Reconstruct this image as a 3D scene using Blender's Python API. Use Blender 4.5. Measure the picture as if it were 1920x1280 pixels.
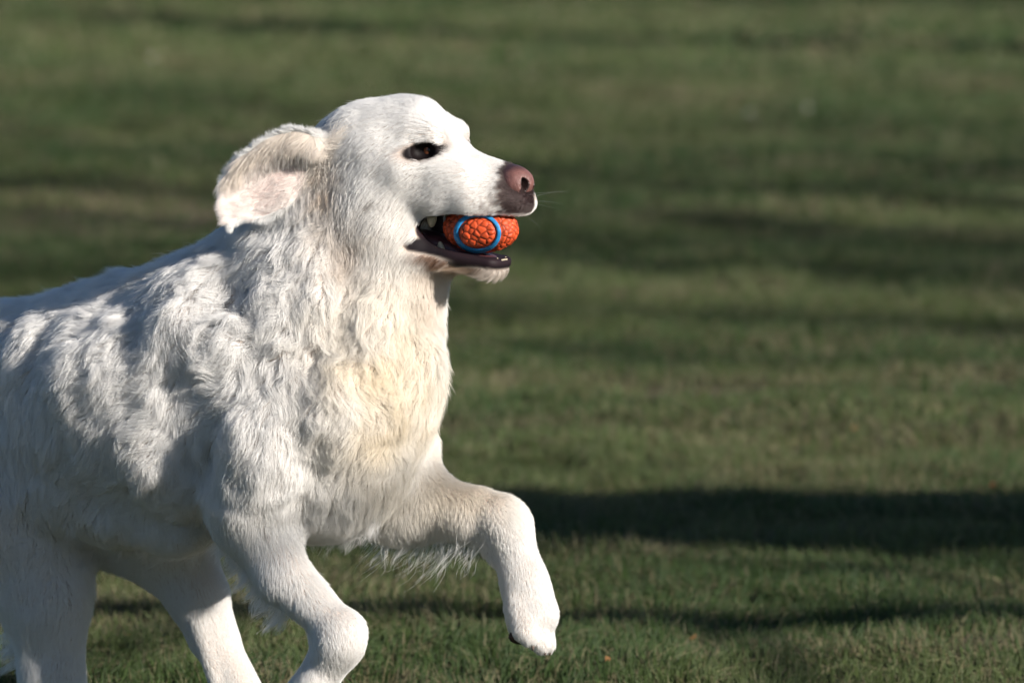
import bpy, math, numpy as np
from mathutils import Vector, Matrix, kdtree

FUR = True            # coat on/off while shaping the body
GRASS = True

for o in list(bpy.data.objects):
    bpy.data.objects.remove(o)
sc = bpy.context.scene
col = sc.collection
rng = np.random.default_rng(7)

# ------------------------------------------------------------------ camera
CAM_H, CAM_D, FPX = 1.2, 8.0, 12800.0        # height, distance to dog, focal length in photo pixels (1920 wide)
GROUND_PY = 1400.0                            # photo row of the ground under the dog
HORIZON = GROUND_PY - FPX * CAM_H / CAM_D
PITCH = math.atan((640 - HORIZON) / FPX)
cam_d = bpy.data.cameras.new('camera')
cam = bpy.data.objects.new('camera', cam_d)
col.objects.link(cam)
sc.camera = cam
cam.location = (0, -CAM_D, CAM_H)
cam.rotation_euler = (math.pi / 2 - PITCH, 0, 0)
cam_d.sensor_width = 36
cam_d.lens = 36 * FPX / 1920
cam_d.clip_end = 2000
cam_d.dof.use_dof = True
cam_d.dof.focus_distance = 7.74
cam_d.dof.aperture_fstop = 7.1

# ------------------------------------------------------------------ sky and sun
SUN_AZ, SUN_EL = math.radians(50), math.radians(23)     # azimuth: degrees to the right of the camera's back
SUN = Vector((math.sin(SUN_AZ) * math.cos(SUN_EL), -math.cos(SUN_AZ) * math.cos(SUN_EL), math.sin(SUN_EL)))
w = bpy.data.worlds.new('World')
sc.world = w
w.use_nodes = True
sky = w.node_tree.nodes.new('ShaderNodeTexSky')
sky.sky_type = 'NISHITA'
sky.sun_disc = False
sky.sun_elevation = SUN_EL
sky.sun_rotation = math.pi - SUN_AZ
bg = w.node_tree.nodes['Background']
bg.inputs[1].default_value = 0.052
sky.ozone_density = 4.0
sky.dust_density = 0.4
w.node_tree.links.new(sky.outputs[0], bg.inputs[0])
sl = bpy.data.lights.new('sun', 'SUN')
so = bpy.data.objects.new('sun', sl)
col.objects.link(so)
sl.energy = 5.0
sl.angle = math.radians(0.53)
sl.color = (1.0, 0.935, 0.85)
so.rotation_euler = SUN.to_track_quat('Z', 'Y').to_euler()
so.location = SUN * 30
sc.view_settings.view_transform = 'Standard'
sc.view_settings.look = 'None'
sc.view_settings.exposure = 0.62
sc.view_settings.gamma = 1.0
sc.cycles.max_bounces = 6
sc.cycles.use_adaptive_sampling = True
sc.cycles.adaptive_threshold = 0.03
sc.cycles.diffuse_bounces = 3
sc.cycles.glossy_bounces = 6
sc.cycles.transmission_bounces = 8
sc.cycles.use_denoising = True

# ------------------------------------------------------------------ helpers
CP = np.array([0, -CAM_D, CAM_H])
C_R = np.array([1.0, 0, 0])
C_F = np.array([0, math.cos(PITCH), -math.sin(PITCH)])
C_U = np.array([0, math.sin(PITCH), math.cos(PITCH)])
nrm = lambda v: v / np.maximum(np.linalg.norm(v, axis=-1, keepdims=True), 1e-12)

def ray(px, py):
    return C_F + C_R * ((px - 960) / FPX) + C_U * ((640 - py) / FPX)

def on_plane(px, py, p0, n):
    r = ray(px, py)
    t = np.dot(p0 - CP, n) / np.dot(r, n)
    return CP + r * t

def at_y(px, py, y):
    return on_plane(px, py, np.array([0, y, 0.0]), np.array([0, 1.0, 0]))

def at_ground(px, py, z=0.0):
    return on_plane(px, py, np.array([0, 0, z]), np.array([0, 0, 1.0]))

def project(p):
    q = p - CP
    z = q @ C_F
    return np.stack([960 + FPX * (q @ C_R) / z, 640 - FPX * (q @ C_U) / z], -1)

_T = rng.random((32, 32, 32)).astype(np.float32)
def vnoise(p, scale, seed=0):
    """periodic value noise, 0..1"""
    q = p / scale + seed * 7.31
    i = np.floor(q).astype(np.int64)
    f = (q - i).astype(np.float32)
    f = f * f * (3 - 2 * f)
    r = 0
    for dx in (0, 1):
        for dy in (0, 1):
            for dz in (0, 1):
                wt = (f[..., 0] if dx else 1 - f[..., 0]) * (f[..., 1] if dy else 1 - f[..., 1]) * (f[..., 2] if dz else 1 - f[..., 2])
                r = r + wt * _T[(i[..., 0] + dx) % 32, (i[..., 1] + dy) % 32, (i[..., 2] + dz) % 32]
    return r

def ss(a, b, x):
    t = np.clip((x - a) / (b - a), 0, 1)
    return t * t * (3 - 2 * t)

def link(name, data, parent=None, mats=(), **props):
    o = bpy.data.objects.new(name, data)
    col.objects.link(o)
    if parent:
        o.parent = parent
    for m in mats:
        data.materials.append(m)
    for k, v in props.items():
        o[k] = v
    return o

def mesh(name, v, f, smooth=True, cols=None):
    me = bpy.data.meshes.new(name)
    v = np.asarray(v, dtype=np.float32)
    if isinstance(f, np.ndarray):
        n, k = f.shape
        me.vertices.add(len(v)); me.vertices.foreach_set('co', v.ravel())
        me.loops.add(n * k); me.loops.foreach_set('vertex_index', f.ravel().astype(np.int32))
        me.polygons.add(n); me.polygons.foreach_set('loop_start', np.arange(0, n * k, k, dtype=np.int32))
        me.update(calc_edges=True)
    else:
        me.from_pydata([tuple(map(float, x)) for x in v], [], [tuple(int(i) for i in x) for x in f])
    if smooth:
        me.polygons.foreach_set('use_smooth', np.ones(len(me.polygons), dtype=bool))
    if cols is not None:
        a = me.color_attributes.new('col', 'FLOAT_COLOR', 'POINT')
        c = np.ones((len(v), 4), dtype=np.float32); c[:, :3] = cols
        a.data.foreach_set('color', c.ravel())
    me.validate(verbose=False)
    return me

def curves(name, pts, radius, cols):
    """pts (N,K,3), radius (N,K) or (K,), cols (N,3)"""
    N, K = pts.shape[:2]
    hc = bpy.data.hair_curves.new(name)
    hc.add_curves([K] * N)
    hc.position_data.foreach_set('vector', np.ascontiguousarray(pts, dtype=np.float32).ravel())
    r = hc.attributes.new('radius', 'FLOAT', 'POINT')
    r.data.foreach_set('value', np.ascontiguousarray(np.broadcast_to(radius, (N, K)), dtype=np.float32).ravel())
    c = np.ones((N, 4), dtype=np.float32); c[:, :3] = cols
    a = hc.attributes.new('col', 'FLOAT_COLOR', 'CURVE')
    a.data.foreach_set('color', c.ravel())
    return hc

def material(name):
    m = bpy.data.materials.new(name)
    m.use_nodes = True
    nt = m.node_tree
    return m, nt, nt.nodes['Principled BSDF'], nt.nodes['Material Output']

def mat_simple(name, color, rough=0.6, spec=0.5, noise=None, bump=0.0, bscale=400, coat=0.0, sss=0.0):
    m, nt, b, out = material(name)
    b.inputs['Base Color'].default_value = (*color, 1)
    b.inputs['Roughness'].default_value = rough
    b.inputs['Specular IOR Level'].default_value = spec
    b.inputs['Coat Weight'].default_value = coat
    b.inputs['Coat Roughness'].default_value = 0.12
    b.inputs['Subsurface Weight'].default_value = sss
    b.inputs['Subsurface Radius'].default_value = (0.004, 0.0015, 0.001)
    tc = nt.nodes.new('ShaderNodeTexCoord')
    if noise:
        n = nt.nodes.new('ShaderNodeTexNoise'); n.inputs['Scale'].default_value = noise[0]
        n.inputs['Detail'].default_value = 5
        nt.links.new(tc.outputs['Object'], n.inputs['Vector'])
        r = nt.nodes.new('ShaderNodeValToRGB')
        r.color_ramp.elements[0].color = (*[c * noise[1] for c in color], 1); r.color_ramp.elements[0].position = 0.3
        r.color_ramp.elements[1].color = (*[min(1, c * noise[2]) for c in color], 1); r.color_ramp.elements[1].position = 0.7
        nt.links.new(n.outputs[0], r.inputs[0]); nt.links.new(r.outputs[0], b.inputs['Base Color'])
    if bump:
        n2 = nt.nodes.new('ShaderNodeTexVoronoi'); n2.inputs['Scale'].default_value = bscale
        nt.links.new(tc.outputs['Object'], n2.inputs['Vector'])
        bp = nt.nodes.new('ShaderNodeBump'); bp.inputs['Strength'].default_value = bump; bp.inputs['Distance'].default_value = 0.001
        nt.links.new(n2.outputs['Distance'], bp.inputs['Height']); nt.links.new(bp.outputs[0], b.inputs['Normal'])
    return m

def mat_vcol(name, rough=0.7, sss=0.0, spec=0.3):
    m, nt, b, out = material(name)
    a = nt.nodes.new('ShaderNodeAttribute'); a.attribute_name = 'col'
    nt.links.new(a.outputs['Color'], b.inputs['Base Color'])
    b.inputs['Roughness'].default_value = rough
    b.inputs['Specular IOR Level'].default_value = spec
    b.inputs['Subsurface Weight'].default_value = sss
    b.inputs['Subsurface Radius'].default_value = (0.006, 0.002, 0.001)
    return m

# ------------------------------------------------------------------ SDF modelling
class Field:
    def __init__(s, lo, hi, h):
        s.lo, s.h = np.array(lo, float), h
        s.n = np.ceil((np.array(hi) - s.lo) / h).astype(int) + 1
        s.d = np.full(s.n, 0.08, dtype=np.float32)
    def sub(s, lo, hi):
        a = np.clip(np.floor((lo - s.lo) / s.h).astype(int), 0, s.n)
        b = np.clip(np.ceil((hi - s.lo) / s.h).astype(int) + 1, 0, s.n)
        if np.any(b <= a):
            return None, None
        ax = [(s.lo[i] + s.h * np.arange(a[i], b[i])).astype(np.float32) for i in range(3)]
        P = np.stack(np.meshgrid(*ax, indexing='ij'), -1)
        return tuple(slice(a[i], b[i]) for i in range(3)), P
    def add(s, prim, k):
        sl_, P = s.sub(prim.lo - k - 0.03, prim.hi + k + 0.03)
        if sl_ is None: return
        p = prim(P); d = s.d[sl_]
        t = np.maximum(k - np.abs(d - p), 0) / k
        s.d[sl_] = np.minimum(d, p) - t * t * k * 0.25
    def cut(s, prim, k):
        sl_, P = s.sub(prim.lo - k - 0.01, prim.hi + k + 0.01)
        if sl_ is None: return
        p = -prim(P); d = s.d[sl_]
        t = np.maximum(k - np.abs(d - p), 0) / k
        s.d[sl_] = np.maximum(d, p) + t * t * k * 0.25
    def sample(s, P):
        q = (P - s.lo) / s.h
        q = np.clip(q, 0, s.n - 1.001)
        i = q.astype(np.int64); f = (q - i).astype(np.float32)
        r = 0
        for dx in (0, 1):
            for dy in (0, 1):
                for dz in (0, 1):
                    wt = (f[..., 0] if dx else 1 - f[..., 0]) * (f[..., 1] if dy else 1 - f[..., 1]) * (f[..., 2] if dz else 1 - f[..., 2])
                    r = r + wt * s.d[i[..., 0] + dx, i[..., 1] + dy, i[..., 2] + dz]
        return r
    def grad(s, P):
        e = s.h
        g = np.stack([s.sample(P + np.eye(3)[a] * e) - s.sample(P - np.eye(3)[a] * e) for a in range(3)], -1)
        return nrm(g)
    def inside(s, P, m=0.01):
        return np.all((P > s.lo + m) & (P < s.lo + s.h * (s.n - 1) - m), axis=-1)
    def surface(s):
        """naive surface nets"""
        d = s.d; neg = d < 0
        n = s.n - 1
        cnt = np.zeros(n, dtype=np.int8)
        for dx in (0, 1):
            for dy in (0, 1):
                for dz in (0, 1):
                    cnt += neg[dx:dx + n[0], dy:dy + n[1], dz:dz + n[2]]
        act = np.argwhere((cnt > 0) & (cnt < 8))
        idx = np.full(n, -1, dtype=np.int64)
        idx[act[:, 0], act[:, 1], act[:, 2]] = np.arange(len(act))
        acc = np.zeros((len(act), 3)); num = np.zeros(len(act))
        for a in range(3):
            o1, o2 = [x for x in range(3) if x != a]
            for i in (0, 1):
                for j in (0, 1):
                    c0 = act.copy(); c0[:, o1] += i; c0[:, o2] += j
                    c1 = c0.copy(); c1[:, a] += 1
                    v0 = d[c0[:, 0], c0[:, 1], c0[:, 2]]; v1 = d[c1[:, 0], c1[:, 1], c1[:, 2]]
                    m = (v0 < 0) != (v1 < 0)
                    t = v0[m] / (v0[m] - v1[m])
                    q = c0[m].astype(float); q[:, a] += t
                    acc[m] += q; num[m] += 1
        V = s.lo + s.h * acc / num[:, None]
        F = []
        for a in range(3):
            o1, o2 = (a + 1) % 3, (a + 2) % 3
            sl0 = [slice(None)] * 3; sl1 = [slice(None)] * 3
            sl0[a] = slice(0, -1); sl1[a] = slice(1, None)
            n0, n1 = neg[tuple(sl0)], neg[tuple(sl1)]
            e = np.argwhere(n0 != n1)
            ok = (e[:, o1] > 0) & (e[:, o2] > 0) & (e[:, o1] < s.n[o1] - 1) & (e[:, o2] < s.n[o2] - 1)
            e = e[ok]
            flip = n0[e[:, 0], e[:, 1], e[:, 2]]
            q = []
            for (i, j) in ((-1, -1), (0, -1), (0, 0), (-1, 0)):
                c = e.copy(); c[:, o1] += i; c[:, o2] += j
                q.append(idx[c[:, 0], c[:, 1], c[:, 2]])
            q = np.stack(q, 1)
            q[~flip] = q[~flip][:, ::-1]
            F.append(q)
        F = np.concatenate(F)
        F = F[(F >= 0).all(1)]
        return V, F

class Cone:      # tapered capsule
    def __init__(s, a, b, ra, rb):
        s.a, s.b, s.ra, s.rb = np.array(a, np.float32), np.array(b, np.float32), ra, rb
        s.lo = np.minimum(s.a - ra, s.b - rb); s.hi = np.maximum(s.a + ra, s.b + rb)
    def __call__(s, P):
        ab = s.b - s.a
        t = np.clip(((P - s.a) @ ab) / max(float(ab @ ab), 1e-12), 0, 1)
        return np.linalg.norm(P - s.a - t[..., None] * ab, axis=-1) - (s.ra + (s.rb - s.ra) * t)

class Ell:       # oriented ellipsoid, axes given as rows
    def __init__(s, c, axes, r):
        s.c, s.A, s.r = np.array(c, np.float32), np.array(axes, np.float32), np.array(r, np.float32)
        m = np.sqrt(((s.A * s.r[:, None]) ** 2).sum(0))
        s.lo, s.hi = s.c - m, s.c + m
    def __call__(s, P):
        q = (P - s.c) @ s.A.T
        k0 = np.linalg.norm(q / s.r, axis=-1)
        k1 = np.linalg.norm(q / (s.r * s.r), axis=-1)
        return np.where(k1 < 1e-6, -s.r.min(), k0 * (k0 - 1) / np.maximum(k1, 1e-6))

# ------------------------------------------------------------------ ground
def ground_z(x, y):
    p = np.stack([x, y, np.zeros_like(x)], -1)
    return 0.05 * (vnoise(p, 1.3, 3) - 0.5) + 0.028 * (vnoise(p, 0.42, 5) - 0.5) + 0.016 * (vnoise(p, 0.16, 9) - 0.5)

def bare(x, y):
    """how bare the turf is: worn soil on a patch behind the dog at the left, and in small spots"""
    p = np.stack([x, y, np.zeros_like(x)], -1)
    c = at_ground(170, 412)
    dx, dy = (x - c[0]), (y - c[1])
    e = (dx / 1.0) ** 2 + ((dy + 0.12 * dx) / 0.85) ** 2 + 1.3 * (vnoise(p, 0.45, 2) - 0.5)
    patch = 0.65 * (1 - ss(0.2, 1.4, e))
    spots = ss(0.66, 0.80, 0.6 * vnoise(p, 0.55, 11) + 0.4 * vnoise(p, 0.17, 12))
    return np.clip(patch + 0.75 * spots, 0, 1)

def build_ground():
    def axis(lo, hi, fine_lo, fine_hi, h):
        a = list(np.arange(fine_lo, fine_hi + h / 2, h))
        s_, v = h, fine_hi
        while v < hi:
            s_ *= 1.35; v = min(v + s_, hi); a.append(v)
        s_, v = h, fine_lo
        while v > lo:
            s_ *= 1.35; v = max(v - s_, lo); a.insert(0, v)
        return np.array(a)
    X = axis(-900, 900, -3.2, 3.2, 0.05); Y = axis(-300, 1500, -2.0, 24, 0.06)
    gx, gy = np.meshgrid(X, Y, indexing='ij')
    fade = 1 - ss(30, 60, np.hypot(gx, gy - 5))
    gz = ground_z(gx, gy) * fade
    V = np.stack([gx, gy, gz], -1).reshape(-1, 3)
    nx, ny = len(X), len(Y)
    i = (np.arange(nx - 1)[:, None] * ny + np.arange(ny - 1)[None]).ravel()
    F = np.stack([i, i + ny, i + ny + 1, i + 1], 1)
    m, nt, b, out = material('turf_soil')
    tc = nt.nodes.new('ShaderNodeTexCoord')
    n1 = nt.nodes.new('ShaderNodeTexNoise'); n1.inputs['Scale'].default_value = 9; n1.inputs['Detail'].default_value = 8
    n2 = nt.nodes.new('ShaderNodeTexNoise'); n2.inputs['Scale'].default_value = 0.6; n2.inputs['Detail'].default_value = 6
    r1 = nt.nodes.new('ShaderNodeValToRGB')
    r1.color_ramp.elements[0].color = (0.030, 0.038, 0.016, 1); r1.color_ramp.elements[0].position = 0.3
    r1.color_ramp.elements[1].color = (0.08, 0.082, 0.040, 1); r1.color_ramp.elements[1].position = 0.75
    at = nt.nodes.new('ShaderNodeAttribute'); at.attribute_name = 'col'
    mx = nt.nodes.new('ShaderNodeMix'); mx.data_type = 'RGBA'; mx.blend_type = 'MIX'
    for n in (n1, n2): nt.links.new(tc.outputs['Object'], n.inputs['Vector'])
    ad = nt.nodes.new('ShaderNodeMath'); ad.operation = 'MULTIPLY_ADD'; ad.inputs[1].default_value = 0.6
    nt.links.new(n1.outputs[0], ad.inputs[0])
    md = nt.nodes.new('ShaderNodeMath'); md.operation = 'MULTIPLY'; md.inputs[1].default_value = 0.4
    nt.links.new(n2.outputs[0], md.inputs[0]); nt.links.new(md.outputs[0], ad.inputs[2])
    nt.links.new(ad.outputs[0], r1.inputs[0])
    # turf colour beyond the built blades, bare soil where worn
    soil = nt.nodes.new('ShaderNodeValToRGB')
    soil.color_ramp.elements[0].color = (0.085, 0.055, 0.040, 1); soil.color_ramp.elements[0].position = 0.3
    soil.color_ramp.elements[1].color = (0.23, 0.155, 0.115, 1); soil.color_ramp.elements[1].position = 0.75
    nt.links.new(ad.outputs[0], soil.inputs[0])
    nt.links.new(at.outputs['Fac'], mx.inputs[0])
    nt.links.new(r1.outputs[0], mx.inputs[6]); nt.links.new(soil.outputs[0], mx.inputs[7])
    nt.links.new(mx.outputs[2], b.inputs['Base Color'])
    b.inputs['Roughness'].default_value = 0.95; b.inputs['Specular IOR Level'].default_value = 0.15
    bp = nt.nodes.new('ShaderNodeBump'); bp.inputs['Strength'].default_value = 0.8; bp.inputs['Distance'].default_value = 0.02
    nt.links.new(n1.outputs[0], bp.inputs['Height']); nt.links.new(bp.outputs[0], b.inputs['Normal'])
    br = bare(V[:, 0], V[:, 1]) * fade.ravel()
    link('ground', mesh('ground', V, F, cols=np.repeat(br[:, None], 3, 1)), None, [m], kind='structure')
build_ground()

def build_grass():
    """turf blades: dense and fine near the dog, longer steps between blades far behind"""
    zones = [  # y0, y1, half width at y0/y1, density per m2, blade length, radius
        (-1.0, 3.2, 1.0, 1.3, 24000, 0.030, 0.00085),
        (3.2, 8.5, 1.3, 1.9, 9500, 0.032, 0.0014),
        (8.5, 16.0, 1.9, 2.8, 4600, 0.036, 0.0026),
        (16.0, 34.0, 2.8, 5.0, 1500, 0.042, 0.006),
    ]
    P, C, R = [], [], []
    K = 4
    for (y0, y1, h0, h1, dens, ln, rad) in zones:
        n = int((y1 - y0) * (h0 + h1) * dens)
        y = y0 + (y1 - y0) * rng.random(n)
        hw = h0 + (h1 - h0) * (y - y0) / (y1 - y0)
        x = (rng.random(n) * 2 - 1) * hw
        # tufts: pull blades toward scattered centres
        p0 = np.stack([x, y, np.zeros(n)], -1)
        b = bare(x, y)
        tuft = vnoise(p0, 0.07, 21)
        big = vnoise(p0, 0.5, 23)
        med = vnoise(p0, 0.2, 27)
        keep = rng.random(n) < (1 - 0.72 * b) * (0.35 + 0.65 * ss(0.25, 0.6, tuft))
        x, y, b, tuft, big, med, p0 = x[keep], y[keep], b[keep], tuft[keep], big[keep], med[keep], p0[keep]
        n = len(x)
        z = ground_z(x, y)
        L = ln * (0.45 + 0.9 * rng.random(n)) * (0.55 + 0.5 * tuft + 0.55 * ss(0.35, 0.75, med)) * (1 - 0.5 * b)
        az = rng.random(n) * 2 * np.pi
        lean0 = vnoise(p0, 0.12, 31) * 2 * np.pi * 2
        d = np.stack([np.cos(az) + 0.7 * np.cos(lean0), np.sin(az) + 0.7 * np.sin(lean0), np.zeros(n)], -1)
        d = d * 0.5
        tilt = 0.25 + 0.9 * rng.random(n) ** 1.2
        flat = rng.random(n) < 0.12
        tilt = np.where(flat, 1.8, tilt)
        pts = np.zeros((n, K, 3))
        base = np.stack([x, y, z - 0.002], -1)
        for k in range(K):
            s = k / (K - 1)
            up = np.array([0, 0, 1.0]) * (s - 0.28 * s * s * tilt)[:, None]
            pts[:, k] = base + L[:, None] * (up + d * (tilt * (0.35 * s + 0.65 * s * s))[:, None])
        # colour: fresh green, dull green, straw
        g1 = np.array([0.080, 0.124, 0.034]); g2 = np.array([0.142, 0.160, 0.060]); g3 = np.array([0.062, 0.098, 0.038]); st = np.array([0.26, 0.215, 0.125])
        a = rng.random(n)[:, None]; hue = ss(0.3, 0.7, big)[:, None]
        c = (g1 * a + g3 * (1 - a)) * (1 - 0.6 * hue) + g2 * 0.6 * hue
        dry = (rng.random(n) < (0.12 + 0.36 * ss(0.45, 0.75, vnoise(p0, 0.33, 41)) + 0.3 * b)) | flat
        c[dry] = st * (0.55 + 0.6 * rng.random((dry.sum(), 1)))
        c *= (0.60 + 0.42 * rng.random((n, 1))) * np.array([0.96, 1.05, 0.98])
        P.append(pts); C.append(c)
        rr = rad * (0.7 + 0.6 * rng.random(n))
        R.append(rr[:, None] * np.array([1.0, 0.95, 0.7, 0.12])[None])
    m, nt, bs, out = material('grass_blades')
    at = nt.nodes.new('ShaderNodeAttribute'); at.attribute_name = 'col'
    nt.links.new(at.outputs['Color'], bs.inputs['Base Color'])
    bs.inputs['Roughness'].default_value = 0.5; bs.inputs['Specular IOR Level'].default_value = 0.35
    tr = nt.nodes.new('ShaderNodeBsdfTranslucent'); mx = nt.nodes.new('ShaderNodeMixShader'); mx.inputs[0].default_value = 0.3
    nt.links.new(at.outputs['Color'], tr.inputs['Color'])
    nt.links.new(bs.outputs[0], mx.inputs[1]); nt.links.new(tr.outputs[0], mx.inputs[2]); nt.links.new(mx.outputs[0], out.inputs[0])
    hc = curves('grass', np.concatenate(P), np.concatenate(R), np.concatenate(C))
    link('grass', hc, None, [m], kind='stuff', label='short mottled green and straw coloured lawn grass', category='grass')
    print('blades', sum(len(p) for p in P))
if GRASS:
    build_grass()

# ------------------------------------------------------------------ the dog
TB, TH = math.radians(29), math.radians(27)        # how far body and head turn toward the camera
FB = np.array([math.cos(TB), -math.sin(TB), 0]); LB = np.array([math.sin(TB), math.cos(TB), 0])
FH = np.array([math.cos(TH), -math.sin(TH), 0]); LH = np.array([math.sin(TH), math.cos(TH), 0])
UP = np.array([0, 0, 1.0])
W0 = at_y(350, 520, 0.0)                           # withers
def B(px, py, l):                                  # point at that photo position, l metres to the dog's left
    return on_plane(px, py, W0 + LB * l, LB)
HC = B(690, 330, 0.0) + np.array([0, 0.0, 0])      # skull centre
def H(px, py, v=0.0):                              # head point: position on the head's midplane, then v sideways
    return on_plane(px, py, HC, LH) + LH * v
def Hd(px, py, v=0.0):                             # head point that shows at that photo position
    return on_plane(px, py, HC + LH * v, LH)

BALL_C = H(907, 428, -0.007); BALL_R = (0.0465, 0.0305, 0.0275)

def dog_prims(add, cut):
    S = 1 / 1600
    ax_b = np.array([FB, LB, UP])
    # trunk
    add(Ell(B(345, 760, 0), ax_b, (0.205, 0.152, 0.140)), 0.05)
    add(Cone(B(170, 775, 0), B(-40, 775, 0), 0.112, 0.088), 0.06)
    add(Cone(B(-40, 775, 0), B(-230, 780, 0), 0.088, 0.095), 0.06)
    add(Cone(B(360, 600, 0), B(-30, 690, 0), 0.050, 0.055), 0.05)           # back line
    add(Cone(B(-30, 690, 0), B(-330, 740, 0), 0.055, 0.06), 0.05)
    add(Ell(B(-270, 790, 0), ax_b, (0.13, 0.105, 0.12)), 0.06)               # rump
    add(Cone(B(-340, 710, 0), B(-560, 800, 0.0), 0.035, 0.02), 0.04)         # tail
    add(Ell(B(610, 770, 0), ax_b, (0.115, 0.105, 0.135)), 0.07)              # forechest
    add(Cone(B(620, 880, 0), B(250, 940, 0), 0.055, 0.05), 0.07)             # brisket
    # neck
    add(Cone(B(640, 370, 0), B(545, 640, 0), 0.062, 0.120), 0.06)
    add(Cone(B(600, 440, 0), B(370, 600, 0), 0.055, 0.055), 0.05)            # crest
    add(Cone(B(720, 470, 0), B(690, 690, 0), 0.050, 0.075), 0.06)            # throat
    # near shoulder and foreleg
    add(Cone(B(370, 610, -0.062), B(520, 800, -0.080), 0.060, 0.062), 0.04)
    add(Cone(B(520, 800, -0.080), B(472, 950, -0.092), 0.062, 0.050), 0.035)
    add(Cone(B(486, 995, -0.092), B(530, 1078, -0.098), 0.036, 0.028), 0.025)
    add(Cone(B(530, 1078, -0.098), B(628, 1172, -0.105), 0.028, 0.0225), 0.012)
    add(Cone(B(644, 1186, -0.105), B(640, 1200, -0.105), 0.0245, 0.024), 0.012)   # wrist
    add(Cone(B(636, 1205, -0.105), B(585, 1290, -0.10), 0.024, 0.022), 0.02)
    for i, dl in enumerate((-0.018, -0.006, 0.006, 0.018)):
        add(Cone(B(585, 1290, -0.10 + dl), B(535, 1330, -0.10 + dl * 1.3), 0.016, 0.013), 0.012)
    add(Cone(B(606, 1186, -0.105), B(600, 1194, -0.105), 0.0115, 0.010), 0.010)
    # far shoulder and foreleg
    add(Cone(B(620, 700, 0.09), B(706, 850, 0.10), 0.058, 0.062), 0.05)
    add(Cone(B(706, 855, 0.10), B(748, 938, 0.105), 0.058, 0.046), 0.04)
    add(Cone(B(765, 942, 0.105), B(885, 966, 0.105), 0.040, 0.030), 0.03)
    add(Cone(B(885, 966, 0.105), B(940, 975, 0.105), 0.030, 0.0255), 0.012)
    add(Cone(B(944, 975, 0.105), B(952, 986, 0.105), 0.026, 0.025), 0.012)       # wrist
    add(Cone(B(952, 990, 0.105), B(985, 1095, 0.108), 0.0245, 0.0215), 0.015)
    add(Cone(B(985, 1095, 0.108), B(998, 1150, 0.108), 0.024, 0.030), 0.02)
    for dl, dx, dy in ((-0.024, -14, 0), (-0.009, 6, 14), (0.008, 14, 14), (0.022, 6, 4)):
        add(Cone(B(985 + dx, 1140, 0.108 + dl * 0.7), B(1001 + dx * 1.15, 1182 + dy, 0.108 + dl * 1.25), 0.0160, 0.0130), 0.003)
        add(Cone(B(1001 + dx * 1.15, 1182 + dy, 0.108 + dl * 1.25), B(1008 + dx * 1.15, 1194 + dy, 0.108 + dl * 1.25), 0.0135, 0.0105), 0.003)
    add(Cone(B(925, 1030, 0.10), B(935, 1045, 0.10), 0.011, 0.009), 0.010)
    add(Cone(B(966, 1120, 0.085), B(978, 1150, 0.085), 0.009, 0.010), 0.008)
    add(Cone(B(975, 1160, 0.10), B(978, 1180, 0.10), 0.012, 0.012), 0.008)      # pad
    # near hind leg
    add(Cone(B(-190, 810, -0.035), B(20, 960, -0.030), 0.085, 0.072), 0.05)
    add(Cone(B(20, 960, -0.030), B(84, 1120, -0.025), 0.070, 0.047), 0.04)
    add(Cone(B(84, 1120, -0.025), B(98, 1270, -0.025), 0.045, 0.034), 0.03)
    add(Cone(B(98, 1270, -0.025), B(125, 1370, -0.025), 0.031, 0.024), 0.02)
    for dl in (-0.018, -0.006, 0.006, 0.018):
        add(Cone(B(125, 1372, -0.025 + dl), B(170, 1385, -0.025 + dl * 1.3), 0.016, 0.012), 0.012)
    # far hind leg, striding forward under the belly
    add(Cone(B(-60, 850, 0.07), B(310, 1005, 0.075), 0.09, 0.050), 0.05)
    add(Cone(B(310, 1005, 0.075), B(372, 1120, 0.075), 0.046, 0.033), 0.04)
    add(Cone(B(372, 1120, 0.070), B(398, 1190, 0.070), 0.031, 0.024), 0.02)
    add(Cone(B(398, 1190, 0.070), B(470, 1325, 0.070), 0.025, 0.023), 0.02)
    add(Cone(B(376, 1170, 0.048), B(412, 1290, 0.05), 0.010, 0.011), 0.006)    # tendons along the pastern
    for dl in (-0.018, -0.006, 0.006, 0.018):
        add(Cone(B(472, 1330, 0.07 + dl), B(525, 1375, 0.07 + dl * 1.3), 0.016, 0.012), 0.012)
    # flank fold of skin running from the thigh to the belly
    add(Cone(B(-20, 800, -0.075), B(110, 925, -0.070), 0.020, 0.020), 0.035)
    add(Cone(B(110, 925, -0.070), B(330, 1000, -0.06), 0.020, 0.022), 0.04)

    # ---------------- head
    ax_h = np.array([FH, LH, UP])
    def tilt(deg):
        c, s_ = math.cos(math.radians(deg)), math.sin(math.radians(deg))
        return np.array([FH * c - UP * s_, LH, UP * c + FH * s_])
    add(Ell(H(730, 272), tilt(5), (0.078, 0.060, 0.0505)), 0.03)               # cranium
    add(Cone(H(655, 312), H(615, 405), 0.045, 0.058), 0.03)
    for s_ in (-1, 1):
        add(Ell(H(735, 335, 0.036 * s_), tilt(15), (0.050, 0.032, 0.044)), 0.03)   # cheeks
        add(Ell(H(716, 400, 0.030 * s_), tilt(25), (0.044, 0.032, 0.036)), 0.03)
        add(Cone(H(800, 254, 0.030 * s_), H(831, 255, 0.030 * s_), 0.022, 0.0165), 0.016)   # brow
        add(Cone(H(790, 310, 0.042 * s_), H(880, 330, 0.026 * s_), 0.020, 0.018), 0.022)    # zygoma to muzzle
        add(Cone(H(850, 340, 0.022 * s_), H(942, 360, 0.015 * s_), 0.024, 0.019), 0.02)
        add(Cone(H(818, 362, 0.031 * s_), H(900, 374, 0.026 * s_), 0.019, 0.017), 0.015)    # flews
        add(Cone(H(900, 374, 0.026 * s_), H(964, 378, 0.013 * s_), 0.017, 0.0145), 0.015)
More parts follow.
